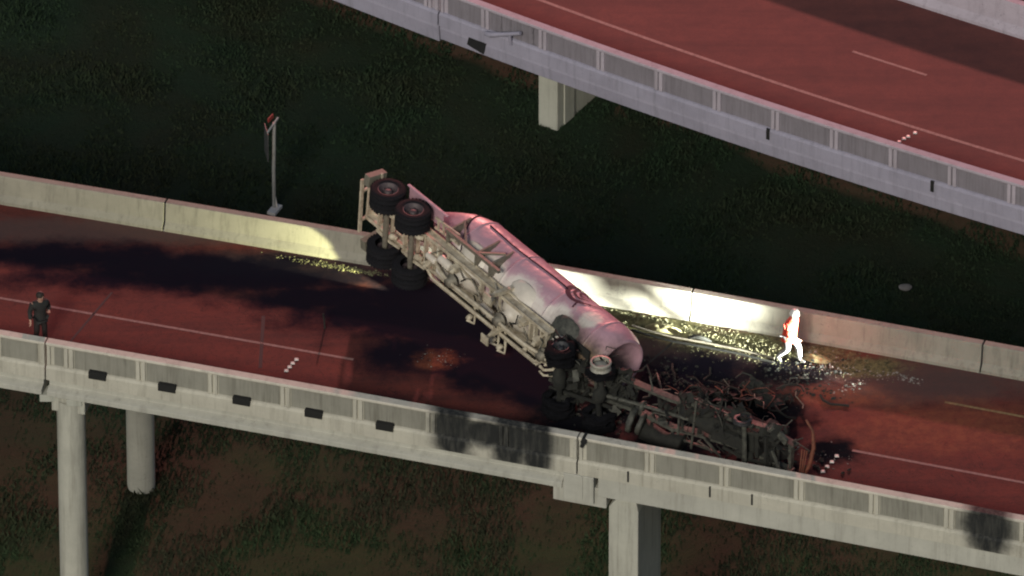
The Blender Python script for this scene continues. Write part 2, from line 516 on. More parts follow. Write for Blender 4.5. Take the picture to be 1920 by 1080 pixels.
for o in (-2.4, -4.4, -6.9):
    bpart(sweep(near, slabprof(o - .25, o + .25, -0.86, -0.302), XL, XR), 'girder', M['girder'], bridge)

def parapet(name, label, path, X0, X1, zb, joints, mats, period, first, sill_z, cat='parapet', sect=None):
    """joints: list of post centre X; builds cap, core, sill, posts, panels"""
    root = empty(name, path.p((X0 + X1) / 2, 0.15, zb))
    tag(root, label, cat)
    bpy.context.view_layer.update()
    cap, post, pan, sl = mats
    bpart(sweep(path, [(0.0, zb + .80), (0.245, zb + .80), (0.265, zb + .83), (0.265, zb + .885), (0.25, zb + .90), (0.015, zb + .90), (0.0, zb + .885)], X0, X1), 'rail_cap', cap, root, 0.0)
    bpart(sweep(path, [(0.03, zb + .02), (0.19, zb + .02), (0.19, zb + .798), (0.03, zb + .798)], X0 + .003, X1 - .003), 'wall_core', post, root)
    bpart(sweep(path, [(-0.02, zb + sill_z), (0.30, zb + sill_z), (0.30, zb + .08), (0.25, zb + .145), (0.192, zb + .165), (-0.02, zb + .02)], X0 + .002, X1 - .002), 'sill', sl, root, 0.0)
    ps = [X0 + 0.06] + [j for j in joints if X0 + .3 < j < X1 - .3] + [X1 - 0.06]
    for i, X in enumerate(ps):
        m = path.frame(X, 0.222, zb + 0.48)
        end = i in (0, len(ps) - 1)
        mb = MB(); hw = 0.05 if end else 0.055
        for sgn in ((0,) if end else (-0.078, 0.078)):
            mb.box((sgn, 0, 0), (hw * 2, 0.06, 0.634))
        mb.v = [tuple(m @ Vector(v)) for v in mb.v]
        bpart(mb, 'post', post, root, 0.01)
    for a, b in zip(ps[:-1], ps[1:]):
        A, B = a + 0.15, b - 0.15
        if B - A < 0.2: continue
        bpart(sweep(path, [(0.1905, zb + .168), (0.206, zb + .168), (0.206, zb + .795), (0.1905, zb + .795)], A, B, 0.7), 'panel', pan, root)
    return root

per = 134.7
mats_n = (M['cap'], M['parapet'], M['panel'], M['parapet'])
par_left = parapet('bridge_parapet', 'parapet stretch at the far left end in front of the dark-clothed person', near, XL, JL - 0.02, 0, [X_(141 - per * k) for k in range(1, 8)], mats_n, per, 0, -0.30)
par_mid = parapet('bridge_parapet', 'long parapet stretch with five black drain boxes and two soot patches', near, JL + 0.02, JR - 0.02, 0, [X_(141 + per * k) for k in range(0, 8)], mats_n, per, 0, -0.30)
par_right = parapet('bridge_parapet', 'parapet stretch in front of the burnt tractor, sooty at its right end', near, JR + 0.02, XR, 0, [X_(1218 + 136.5 * k) for k in range(0, 12)], mats_n, per, 0, -0.30)
for px, py in ((196, 696), (326, 719), (465, 743), (599, 768), (731, 792)):
    X = X_(px)
    mb = MB(); m = near.frame(X, 0.26, 0.13)
    mb.box((0, 0, 0), (0.50, 0.19, 0.22))
    mb.v = [tuple(m @ Vector(v)) for v in mb.v]
    bpart(mb, 'drain_box', M['black'], par_mid, 0.012)
for px in (1330, 1407, 1180):
    mb = MB(); m = near.frame(X_(px), 0.303, -0.06)
    mb.box((0, 0, 0), (0.05, 0.03, 0.34))
    mb.v = [tuple(m @ Vector(v)) for v in mb.v]
    bpart(mb, 'drain_slot', M['seal'], par_right)
for px in (548, 1080):
    pass
# chipped notch in the cap by the pier joint
mb = MB()
for X, w, z0, z1 in ((X_(1098), 0.16, 0.74, 0.906), (X_(1095), 0.10, 0.60, 0.76)):
    b = MB(); m = near.frame(X, 0.14, (z0 + z1) / 2); b.box((0, 0, 0), (w, 0.31, z1 - z0), Matrix.Rotation(R(18), 3, 'Y'))
    mb.add([m @ Vector(v) for v in b.v], b.f)
bpart(mb, 'broken_notch', M['seal'], par_right)

# left round columns with a bent cap
pl = empty('bridge_pier', near.p(X_(135), -0.55, GZ))
tag(pl, 'left pier with two round columns under the near ramp', 'bridge pier')
bpy.context.view_layer.update()
A = near.p(X_(135), -0.15, 0); Bp = at(265, 915, GZ)
for P in (A, Bp):
    g0 = gheight(P.x, P.y) - 0.3
    mb = MB(); mb.lathe([(0, 0.395), (-1.05 - g0, 0.395)], (P.x, P.y, g0), (0, 0, 1), 32)
    bpart(mb, 'column', M['pier'], pl)
d = (Bp - A); d.z = 0; d.normalize()
mb = MB(); mb.beam(Vector((A.x, A.y, -1.14)) - d * 0.28, Vector((Bp.x, Bp.y, -1.14)) + d * 0.5, 0.95, 0.52)
bpart(mb, 'pier_cap', M['pier'], pl, 0.03)
for k in (-0.38, 0.36):
    q = near.p(X_(120) + k, -0.02, -0.985)
    mb = MB(); mb.box(q, (0.42, 0.5, 0.22)); bpart(mb, 'bearing_block', M['upier'], pl, 0.02)

# right rectangular pier with stepped seat
pr = empty('bridge_pier', near.p(X_(1180), -0.6, GZ))
tag(pr, 'right rectangular pier with a stepped cap beneath the wreck', 'bridge pier')
bpy.context.view_layer.update()
fr = near.frame(X_(1168), 0.12, 0)
def local(mb, m): mb.v = [tuple(m @ Vector(v)) for v in mb.v]; return mb
g0 = GZ - 0.6
w = 0.42
sec = [(-w, g0), (w, g0), (w, -1.35), (w - 0.05, -1.02), (-w + .20, -1.02), (-w, -1.30)]
mb = MB()
vs = [(x, 0.0, z) for x, z in sec] + [(x, 2.1, z) for x, z in sec]
k = len(sec)
mb.add(vs, [tuple(range(k)), tuple(reversed(range(k, 2 * k)))] + [(j, j + k, (j + 1) % k + k, (j + 1) % k) for j in range(k)])
bpart(local(mb, fr), 'column', M['pier'], pr, 0.03)
fj = near.frame(X_(1089), 0.0, 0)
mb = MB(); mb.box((0.0, 0.15, -0.74), (0.86, 0.95, 0.86)); bpart(local(mb, fj), 'cap_end', M['girder'], pr, 0.02)
mb = MB(); mb.box((0.0, 0.45, -1.02), (1.52, 1.30, 0.62)); bpart(local(mb, fj), 'cap_seat', M['girder'], pr, 0.025)
mb = MB(); mb.box((0.0, 3.6, -1.0), (1.2, 5.0, 0.60)); bpart(local(mb, fj), 'cap_beam', M['pier'], pr, 0.03)
mb = MB(); mb.box((0.10, -0.335, -0.70), (0.045, 0.03, 0.78)); bpart(local(mb, fj), 'cap_rib', M['girder'], pr)
mb = MB()
pp = [(0.56, 0.05, -0.50), (0.80, 0.0, -0.52), (0.92, 0.0, -0.62), (0.98, 0.02, -0.82), (0.98, 0.05, -1.25)]
mb.tube([fj @ Vector(p) for p in pp], 0.085, 10)
bpart(mb, 'drain_pipe', M['seal'], pr)

# far barrier wall, poured in lengths
wall = empty('barrier_wall', wallp.p(0, 0, 0))
tag(wall, 'low concrete barrier wall along the far edge of the ramp, behind the trailer', 'wall')
bpy.context.view_layer.update()
wj = [XL, X_(-250), X_(302), X_(930), X_(1291), X_(1830), XR]
for a, b in zip(wj[:-1], wj[1:]):
    prof = [(0.0, -0.02), (0.0, 0.10), (-0.13, 0.26), (-0.19, 0.77), (-0.205, 0.82), (-0.42, 0.82), (-0.44, 0.77), (-0.50, -0.5), (-0.1, -0.5), (-0.1, -0.02)]
    bpart(sweep(wallp, prof, a + 0.022, b - 0.022, 0.8), 'wall_segment', M['wall'], wall, 0.012)
for X in wj[1:-1]:
    bpart(sweep(wallp, [(-0.16, 0.0), (-0.16, 0.2), (-0.25, 0.76), (-0.4, 0.76), (-0.45, -0.4)], X - 0.03, X + 0.03, 0.06), 'joint_seal', M['seal'], wall)
# fill behind the wall's foot so the slab edge closes
bpart(sweep(wallp, [(-0.1, -0.03), (-0.50, -0.51), (-0.50, -0.9), (0.4, -0.9), (0.4, -0.31)], XL, XR), 'edge_beam', M['girder'], bridge)

# ------------------------------------------------------------------ upper bridge
ub = empty('upper_bridge', upper.p(5, -4, UZ))
tag(ub, 'grey violet upper road bridge crossing the top right corner', 'bridge')
bpy.context.view_layer.update()
UL, UR = -16.0, 30.0
UJ = X_(826)
bpart(sweep(upper, slabprof(-9.2, -0.1, UZ - 0.30, UZ - 0.012), UL, UR), 'deck_slab', M['ufascia'], ub)
bpart(sweep(upper, [(-0.6, UZ - .305), (0.24, UZ - .305), (0.26, UZ - 0.42), (0.22, UZ - 0.90), (-0.6, UZ - 0.90)], UL, UJ - 0.015), 'girder', M['ufascia'], ub, 0.02)
bpart(sweep(upper, [(-0.6, UZ - .305), (0.24, UZ - .305), (0.26, UZ - 0.42), (0.22, UZ - 0.80), (-0.6, UZ - 0.80)], UJ + 0.015, UR), 'girder', M['ufascia'], ub, 0.02)
for o in (-2.6, -5.0, -8.0):
    bpart(sweep(upper, slabprof(o - .3, o + .3, UZ - 0.86, UZ - 0.302), UL, UR), 'girder', M['ufascia'], ub)
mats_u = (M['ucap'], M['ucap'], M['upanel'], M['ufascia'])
uposts = [X_(1368 + 113 * k) for k in range(-3, 14)]
up1 = parapet('bridge_parapet', 'panelled violet grey parapet of the upper bridge, end by the joint at top centre', upper, UL, UJ - .02, UZ, [X_(1368 - 113 * k) for k in range(5, 16)], mats_u, 113, 0, -0.30)
up2 = parapet('bridge_parapet', 'long panelled violet grey parapet along the upper bridge', upper, UJ + .02, UR, UZ, uposts + [X_(1368 - 113 * 4)], mats_u, 113, 0, -0.30)
for px in (1470, 1785):
    mb = MB(); mb.box((0, 0, 0), (0.10, 0.05, 0.36)); bpart(local(mb, upper.frame(X_(px), 0.31, UZ + 0.0)), 'drain_slot', M['black'], up2)
# scupper with a drain arm
mb = MB(); mb.box((0, 0, 0), (0.60, 0.06, 0.62), Matrix.Rotation(R(14), 3, 'Y')); bpart(local(mb, upper.frame(X_(902), 0.262, UZ - 0.36)), 'stained_scupper', M['seal'], ub, 0.02)
mb = MB(); f_ = upper.frame(X_(935), 0.40, UZ + 0.16)
mb.tube([f_ @ Vector(p) for p in ((-0.25, 0.1, -0.10), (-0.05, 0.0, -0.02), (0.15, 0, 0.06), (0.55, 0, 0.22), (1.0, 0.02, 0.40))], [0.085, 0.085, 0.075, 0.06, 0.06], 10)
mb.tube([f_ @ Vector(p) for p in ((0.62, 0.02, 0.24), (0.62, 0.08, -0.16))], 0.05, 8)
bpart(mb, 'drain_arm', M['ufascia'], ub)
tag(strip(upper, -8.6, 0.05, UL, UR, UZ).build('upper_road', M['uasphalt'], kind='structure'), 'red brown asphalt of the upper bridge')
tag(strip(upper, -2.18, -2.06, UL, UR, UZ + 0.004).build('upper_edge_line', M['paint'], kind='structure'))
tag(strip(upper, -4.75, -4.65, X_(1600) - 2.0, X_(1741) - 1.9, UZ + 0.004).build('lane_dash', M['paint'], kind='structure'))
up3 = empty('barrier_wall', upper.p(10, -8.0, UZ))
tag(up3, 'pale far parapet of the upper bridge in the top right corner', 'parapet')
bpy.context.view_layer.update()
bpart(sweep(upper, [(-7.75, UZ - .01), (-7.75, UZ + .1), (-7.9, UZ + .3), (-7.96, UZ + 1.0), (-8.2, UZ + 1.0), (-8.25, UZ - .01)], UL, UR), 'wall_segment', M['ucap'], up3, 0.012)

# upper pier
pu = at(1060, 232, GZ)
fu = upper.frame(X_(1030), 0, 0)
g0 = GZ - 0.4
fu.translation = at(1027, 236, GZ); fu.translation.z = 0
pu_ = empty('bridge_pier', fu.translation + Vector((0, 0, GZ)))
tag(pu_, 'short flared pale pier under the upper bridge', 'bridge pier')
bpy.context.view_layer.update()
sec = [(-0.33, g0), (0.33, g0), (0.33, -6.9), (0.36, -6.2), (0.44, UZ - .82), (-0.46, UZ - .82), (-0.36, -6.5), (-0.33, -7.2)]
k = len(sec); mb = MB()
mb.add([(x, 0, z) for x, z in sec] + [(x, 3.2, z) for x, z in sec], [tuple(range(k)), tuple(reversed(range(k, 2 * k)))] + [(j, j + k, (j + 1) % k + k, (j + 1) % k) for j in range(k)])
bpart(local(mb, fu), 'column', M['upier'], pu_, 0.03)
mb = MB(); mb.box((0.34, 0.6, -7.75), (0.06, 0.5, 1.9)); bpart(local(mb, fu), 'pilaster', M['upier'], pu_)
mb = MB()
mb.add([(1.2, 1.5, g0), (2.6, 1.4, g0), (2.2, 4.5, g0), (1.0, 4.5, g0), (0.9, 3.2, GZ + 0.9), (1.6, 3.2, GZ + 0.9), (1.5, 4.4, GZ + 0.9), (0.9, 4.4, GZ + 0.9)],
       [(3, 2, 1, 0), (4, 5, 6, 7), (0, 1, 5, 4), (1, 2, 6, 5), (2, 3, 7, 6), (3, 0, 4, 7)])
bpart(local(mb, fu), 'footing', M['upier'], pu_, 0.04)

# ------------------------------------------------------------------ road studs
STUDS = [('raised white road stud on the near ramp by the third drain box', [(537, 695), (543, 688), (549, 681), (556, 674)], 0.0, 'white road studs on the near ramp at centre left'),
         ('raised white road stud on the near ramp beside the burnt front', [(1543, 884), (1551, 875), (1560, 866), (1569, 855)], 0.0, 'white road studs on the near ramp at right'),
         ('raised white road stud on the upper bridge beside its edge line', [(1686, 266), (1695, 260), (1703, 256), (1716, 249)], UZ, 'white road studs on the upper bridge')]
sme = None
for lab, pts, z, grp in STUDS:
    for p in pts:
        if sme is None:
            mb = MB()
            mb.add([(-.06, -.06, 0), (.06, -.06, 0), (.06, .06, 0), (-.06, .06, 0), (-.035, -.035, .03), (.035, -.035, .03), (.035, .035, .03), (-.035, .035, .03)],
                   [(4, 5, 6, 7), (0, 1, 5, 4), (1, 2, 6, 5), (2, 3, 7, 6), (3, 0, 4, 7)])
            o = mb.build('road_stud', M['stud']); sme = o.data
        else:
            o = link('road_stud', sme)
        o.location = at(*p, z) + Vector((0, 0, 0.0))
        tag(o, lab, 'road stud', grp)

# ------------------------------------------------------------------ sign behind the wall
M['galv'] = simple('galvanised steel', (0.42, 0.42, 0.40), 0.5, 0.3, 0.3)
M['signback'] = simple('sign back', (0.10, 0.10, 0.10), 0.6, 0.3, 0.3)
M['signred'] = simple('red sign edge', (0.30, 0.05, 0.04), 0.5)
sp = at(514, 394, GZ); sp.z = gheight(sp.x, sp.y) - 0.05
sg = empty('road_sign', sp)
tag(sg, 'thin pale sign post standing on the dark grass behind the wall', 'road sign')
mb = MB(); mb.tube([(0, 0, 0), (0.0, 0, 1.4), (0.03, 0, 3.05)], 0.055, 8); mb.build('post', M['galv'], sg)
mb = MB(); mb.beam((-0.16, -0.35, 2.93), (0.14, 0.20, 3.10), 0.05, 0.05); mb.build('bracket', M['galv'], sg)
mb = MB(); mb.box((-0.20, 0.02, 2.35), (0.03, 0.62, 0.95), Matrix.Rotation(R(10), 3, 'Z')); mb.build('sign_board', M['signback'], sg, 0.008)
mb = MB(); mb.beam((-0.15, 0.0, 3.12), (0.0, 0.22, 3.16), 0.03, 0.14); mb.build('top_plate', M['signred'], sg)
mb = MB(); mb.box((0.02, -0.08, 0.10), (0.26, 0.5, 0.10), Matrix.Rotation(R(-25), 3, 'Z')); mb.beam((0.1, 0, 0.05), (0.03, 0, 0.5), 0.05, 0.05); mb.build('base_plate', M['stud'], sg, 0.01)

# rock in the grass
M['rock'] = simple('pale rock', (0.19, 0.18, 0.175), 0.9, 0, 0.4, 4, 0.5)
bm = bmesh.new(); bmesh.ops.create_icosphere(bm, subdivisions=3, radius=0.15)
for v in bm.verts:
    v.co *= 1 + 0.45 * noise.noise(v.co * 5 + Vector((3, 1, 0)))
    v.co.z *= 0.6; v.co.x *= 1.2
me = bpy.data.meshes.new('rock'); bm.to_mesh(me); bm.free(); me.materials.append(M['rock'])
o = link('rock', me); o.location = at(1698, 551, GZ); o.location.z = gheight(o.location.x, o.location.y) + 0.10
tag(o, 'lone pale rock lying in the dark grass beyond the wall', 'rock')

# ------------------------------------------------------------------ overturned tank trailer
def lying(m0, z0, m1, z1, name):
    """vehicle frame: local X forward, local Z out of the vehicle's roof; axle mid-line runs m0 -> m1 at tyre-centre height 0.5"""
    P0, P1 = at(*m0, z0), at(*m1, z1)
    a = (P1 - P0).normalized()
    w = Vector((0, 0, 1)); w = (w - a * w.dot(a)).normalized()
    u = a.cross(w)
    if u.x < 0: u = -u
    y = u.cross(a)
    m = Matrix((a, y, u)).transposed().to_4x4()
    m.translation = P0 - u * 0.5
    e = empty(name, mat=m)
    return e

M['steel'] = simple('cream trailer frame paint', (0.60, 0.54, 0.42), 0.6, 0, 0.45, 5, 0.3, c2=(0.27, 0.22, 0.155))
M['steel2'] = simple('grey dirty steel', (0.24, 0.215, 0.17), 0.6, 0.2, 0.5, 8, 0.3)
M['rubber'] = simple('tyre rubber', (0.014, 0.014, 0.017), 0.9, 0, 0.4, 14, 0.4)
M['rubber'].node_tree.nodes['Principled BSDF'].inputs['Specular IOR Level'].default_value = 0.15
M['rim'] = simple('dull steel rim', (0.10, 0.075, 0.08), 0.6, 0.2, 0.5, 9)
M['flap'] = simple('mud flap', (0.19, 0.18, 0.14), 0.7, 0, 0.4)
M['hopper'] = simple('white hopper paint', (0.66, 0.60, 0.52), 0.45, 0, 0.25, 3)
M['burnt'] = simple('burnt steel', (0.008, 0.0085, 0.008), 0.9, 0.0, 0.6, 7, 0.5, c2=(0.022, 0.022, 0.017))
M['ash'] = simple('ash grey scorched steel', (0.095, 0.095, 0.077), 0.7, 0.0, 0.6, 8, 0.5, c2=(0.016, 0.016, 0.014))
M['rust'] = simple('scorched orange steel', (0.20, 0.070, 0.04), 0.7, 0.2, 0.6, 6, 0.4)
M['maroon'] = simple('maroon tank lettering', (0.030, 0.006, 0.022), 0.8, 0, 0.2)

tank_root = lying((724, 420), 2.05, (1120, 742), 1.28, 'tank_trailer')
tag(tank_root, 'overturned pale pink tank trailer lying on its side, wheels at the upper left', 'trailer')
TR = tank_root
tm = NT('pink tank paint')
tf = tm.noise(1.1, 6, 0.65)
tcol = tm.mix(tm.rng(tf, 0.35, 0.7), (0.50, 0.305, 0.365), (0.40, 0.235, 0.285))
white = tm.blobs([((2.9, -0.15, 1.05), (0.75, 0.8, 0.55)), ((3.9, -0.55, 1.15), (0.55, 0.35, 0.5)), ((5.3, -0.35, 1.1), (1.0, 0.75, 0.55)), ((6.6, -0.5, 1.2), (0.6, 0.5, 0.5)), ((4.6, 0.5, 1.2), (2.4, 0.6, 0.6)), ((7.4, -0.9, 1.7), (0.3, 0.3, 0.35))], 0.38, 1.6, (1.18, 0.72))
tcol = tm.mix(tm.math('MULTIPLY', white, 0.9), tcol, (0.68, 0.63, 0.57))
grime = tm.rng(tm.noise(1.0, 6, 0.75, tm.scaled((4.5, 0.9, 0.9)), 0.6), 0.54, 0.74)
tcol = tm.mix(tm.math('MULTIPLY', grime, 0.45), tcol, (0.20, 0.13, 0.13))
scr = tm.math('MULTIPLY', tm.rng(tm.noise(1.0, 4, 0.6, tm.scaled((1.2, 22, 22))), 0.60, 0.66), tm.rng(tm.noise(0.9, 3), 0.5, 0.6))
tcol = tm.mix(tm.math('MULTIPLY', scr, 0.6), tcol, (0.14, 0.09, 0.09))
ts = tm.rng(tm.noise(1.0, 5, 0.7, tm.scaled((0.5, 6, 6))), 0.52, 0.75)
tcol = tm.mix(tm.math('MULTIPLY', ts, 0.25), tcol, (0.30, 0.22, 0.20))
soot1 = tm.blobs([((7.25, -0.55, 0.80), (0.85, 0.75, 0.75)), ((8.2, -0.35, 0.85), (0.8, 0.8, 0.7)), ((8.6, 0.2, 1.5), (0.5, 1.0, 0.9)), ((7.6, 0.6, 0.8), (1.3, 0.9, 0.5))], 0.25, 1.5)
tcol = tm.mix(tm.math('MULTIPLY', soot1, 0.92), tcol, tm.mix(tm.rng(tm.noise(3.0, 5, 0.7), 0.4, 0.65), (0.045, 0.036, 0.026), (0.16, 0.12, 0.06)))
soot2 = tm.blobs([((6.3, -0.3, 0.72), (0.35, 0.4, 0.4)), ((4.9, -0.1, 0.72), (0.3, 0.3, 0.3))], 0.3, 2.0)
tcol = tm.mix(tm.math('MULTIPLY', soot2, 0.6), tcol, (0.12, 0.14, 0.18))
tm.bump(tm.math('ADD', tm.noise(1.6, 3, 0.5), tm.math('MULTIPLY', tm.noise(9, 4, 0.6), 0.12)), 0.6, 0.10)
M['tank'] = tm.done(tcol, 0.42, spec=0.4)

TC, TRAD = 1.85, 0.92
prof = [(0.75, 0.02), (0.76, 0.30), (0.95, 0.42), (1.3, 0.62), (1.7, 0.82), (2.1, 0.93), (2.35, 0.985), (2.5, 1.0), (3.5, 1.0), (4.6, 1.003), (5.8, 1.0), (7.0, 1.0), (8.1, 1.0), (8.5, 0.99), (8.8, 0.94), (9.05, 0.86), (9.15, 0.84), (9.16, 0.79), (9.08, 0.76), (8.95, 0.62), (8.85, 0.3), (8.82, 0.01)]
prof = [(x if x < 7 else 7 + (x - 7) * 0.76, r * 0.92) for x, r in prof]
mb = MB(); mb.lathe(prof, (0, 0, TC), (1, 0, 0), 56)
for x in (2.45, 4.3, 6.15, 7.85):
    mb.lathe([(-.035, TRAD), (-.035, TRAD + .014), (.035, TRAD + .014), (.035, TRAD)], (x, 0, TC), (1, 0, 0), 56)
tank = mb.build('tank', M['tank'], TR)

def tsurf(x, deg, off=0.0):
    """point on the tank; deg from the roof line (+Z) towards the upturned right flank (-Y)"""
    r = np.interp(x, [p[0] for p in prof[:16]], [p[1] for p in prof[:16]]) + off
    return Vector((x, -r * math.sin(R(deg)), TC + r * math.cos(R(deg))))
# curved rear head weld, hose tray along the flank
mb = MB(); mb.tube([tsurf(x, 80 + 2 * math.sin(x * 2), 0.02) for x in np.linspace(2.6, 6.0, 16)], 0.02, 6); mb.build('hose_tray', M['maroon'], tank)
mb = MB(); mb.tube([tsurf(2.35 - 0.45 * math.cos(R(a * 1.3)), 55 + a, 0.012) for a in range(0, 120, 8)], 0.022, 6)
mb.build('head_seam', M['maroon'], tank)
# swirl emblem on the flank
def ribbon(pts, ws):
    mb = MB(); vs = []
    for i, (x, d) in enumerate(pts):
        a = pts[max(0, i - 1)]; b = pts[min(len(pts) - 1, i + 1)]
        tx, td = b[0] - a[0], (b[1] - a[1]) * TRAD * math.pi / 180
        L = math.hypot(tx, td); nx, nd = -td / L, tx / L
        for sg in (-1, 1):
            vs.append(tsurf(x + sg * nx * ws[i] / 2, d + sg * nd * ws[i] / 2 / TRAD * 180 / math.pi, 0.018))
    mb.add(vs, [(2 * i, 2 * i + 1, 2 * i + 3, 2 * i + 2) for i in range(len(pts) - 1)])
    return mb
def arc(cx, cd, rx, rd, a0, a1, n=24): return [(cx + rx * math.cos(R(a0 + (a1 - a0) * i / n)), cd + rd * math.sin(R(a0 + (a1 - a0) * i / n))) for i in range(n + 1)]
cres = lambda w, n=24: [0.02 + w * math.sin(math.pi * min(1, (i + 1) / (n + 2))) for i in range(n + 1)]
logo = MB()
for pts, ws in ((arc(6.45, 64, 0.50, 27, 20, 300), cres(0.13)), (arc(6.45, 64, 0.30, 16, 10, 290), cres(0.07)), (arc(6.47, 64, 0.14, 7, 0, 330), cres(0.05)),
                ([(6.3 + 0.9 * t, 91 - 30 * t * t) for t in np.linspace(0, 1, 12)], [0.09 - 0.06 * t for t in np.linspace(0, 1, 12)]),
                ([(6.62 + 0.1 * t, 84 + 20 * t) for t in np.linspace(0, 1, 6)], [0.06] * 6)):
    r = ribbon(pts, ws); logo.add(r.v, r.f)
logo.build('swirl_emblem', M['maroon'], tank)

# hopper cones
for i, x in enumerate((3.05, 5.15, 7.05)):
    mb = MB(); mb.lathe([(0, 0.85), (0.12, 0.82), (0.45, 0.50), (0.62, 0.28), (0.66, 0.17), (0.80, 0.17)], (x, 0, 1.32), (0, 0, -1), 28)
    h = mb.build('hopper', M['hopper'] if i < 2 else M['ash'], TR)
    mb = MB(); mb.lathe([(0, 0.0), (0, 0.22), (0.05, 0.22), (0.05, 0.13), (0.22, 0.13), (0.22, 0)], (x, 0, 0.44), (0, 0, -1), 14); mb.build('hopper_valve', M['steel2'], h)

# frame rails (I section) and members
for y in (-0.5, 0.5):
    mb = MB()
    x0, x1 = (-1.1, 7.0) if y > 0 else (-0.9, 6.9)
    mb.beam((x0, y, 0.66), (x1, y, 0.66), 0.105, 0.025); mb.beam((x0, y, 0.92), (x1, y, 0.92), 0.105, 0.025); mb.beam((x0, y, 0.79), (x1, y, 0.79), 0.02, 0.24)
    mb.build('frame_rail', M['steel'], TR)
xs = [-1.05, -0.55, 0.0, 0.55, 1.1, 1.5, 1.8, 2.1, 2.45, 3.9, 4.3, 6.05, 6.3, 6.55, 6.8]
for x in xs:
    mb = MB(); mb.beam((x, -0.5, 0.76 + random.uniform(-.04, .04)), (x + random.uniform(-.06, .06), 0.5, 0.76), 0.07, 0.13); mb.build('cross_member', M['steel'], TR)
def many(name, items, mat, root):
    for it in items:
        it.build(name, mat, root)
its = []
for a, b in (((1.5, -.45, .72), (2.4, .45, .72)), ((6.05, .45, .72), (6.8, -.45, .72)), ((2.45, -.48, .70), (3.9, -.1, .70)), ((3.9, .1, .70), (4.9, .48, .70))):
    mb = MB(); mb.beam(a, b, 0.05, 0.06); its.append(mb)
many('diagonal_brace', its, M['steel'], TR)
# tank saddles: plates and struts up to the barrel
for x in (2.1, 3.35, 3.95, 6.15):
    for s in (-1, 1):
        if s < 0 and x > 5: continue
        mb = MB()
        mb.add([(x, s * .5, .90), (x + .06, s * .5, .90), (x + .06, s * .5, 1.16), (x, s * .5, 1.16), (x, s * 1.02, 1.75), (x + .06, s * 1.02, 1.75), (x, s * 0.95, .90), (x + .06, s * 0.95, .90)],
               [(0, 3, 4, 6), (1, 7, 5, 2), (0, 6, 7, 1), (6, 4, 5, 7), (3, 2, 5, 4), (0, 1, 2, 3)])
        mb.build('saddle_plate', M['steel2'], TR)
for s in (-1, 1):
    mb = MB()
    for x0, x1 in ((2.14, 2.9), (3.95, 3.4)) if s < 0 else ((2.14, 3.0), (3.95, 3.1), (4.4, 5.2), (6.15, 5.3)):
        mb.beam((x0, s * 1.02, 1.5), (x1, s * .95, .95), 0.06, 0.06)
    mb.beam((2.1, s * .95, .92), (4.4 if s < 0 else 6.2, s * .95, .92), 0.10, 0.09)
    mb.build('side_brace', M['steel2'], TR)
# discharge pipe, side pipe, hoses
mb = MB(); mb.tube([(1.7, 0.1, .75), (2.6, 0.02, .40), (3.05, 0, .30), (5.15, 0, .30), (6.3, .05, .32), (6.9, .2, .55)], 0.055, 8); mb.build('discharge_pipe', M['steel'], TR)
for yy, zz, r in ((0.74, 0.66, 0.05), (0.90, 0.76, 0.045)):
    mb = MB(); mb.tube([(1.6, .5, zz), (1.9, yy, zz), (4.0, yy, zz), (6.4, yy, zz), (6.7, .55, zz)], r, 8); mb.build('side_pipe', M['steel'], TR)
for k in range(7):
    x = 1.6 + k * .72
    pts = [(x, random.uniform(-.4, .4), .62)]
    for j in range(4):
        p = pts[-1]; pts.append((p[0] + random.uniform(.05, .35), max(-.45, min(.45, p[1] + random.uniform(-.4, .4))), .60 + random.uniform(-.12, .1)))
    mb = MB(); mb.tube(pts, 0.022, 6); mb.build('hose', M['burnt'] if k % 2 else M['steel2'], TR)
for x, y, r, L in ((2.25, -0.22, .13, .5), (2.2, 0.2, .12, .45), (4.1, .25, .12, .5), (1.7, 0.0, .10, .4)):
    mb = MB(); mb.lathe([(0, 0.02), (0.0, r * .8), (.05, r), (L - .05, r), (L, r * .8), (L, .02)], (x, y, .60), (1, 0.1, 0), 16); mb.build('air_tank', M['hopper'], TR)
for x, y, z in ((1.75, 0.3, .62), (2.95, -.3, .60), (4.55, -.25, .60), (6.2, .3, .6), (5.9, -.32, .62), (6.55, -.1, .6)):
    mb = MB(); mb.box((x, y, z), (.22, .16, .2), Matrix.Rotation(random.uniform(0, 1), 3, 'X')); mb.lathe([(0, .0), (0, .07), (.16, .07), (.16, 0)], (x, y, z - .05), (.3, .4, -1), 10); mb.build('valve_box', M['steel'], TR, 0.01)

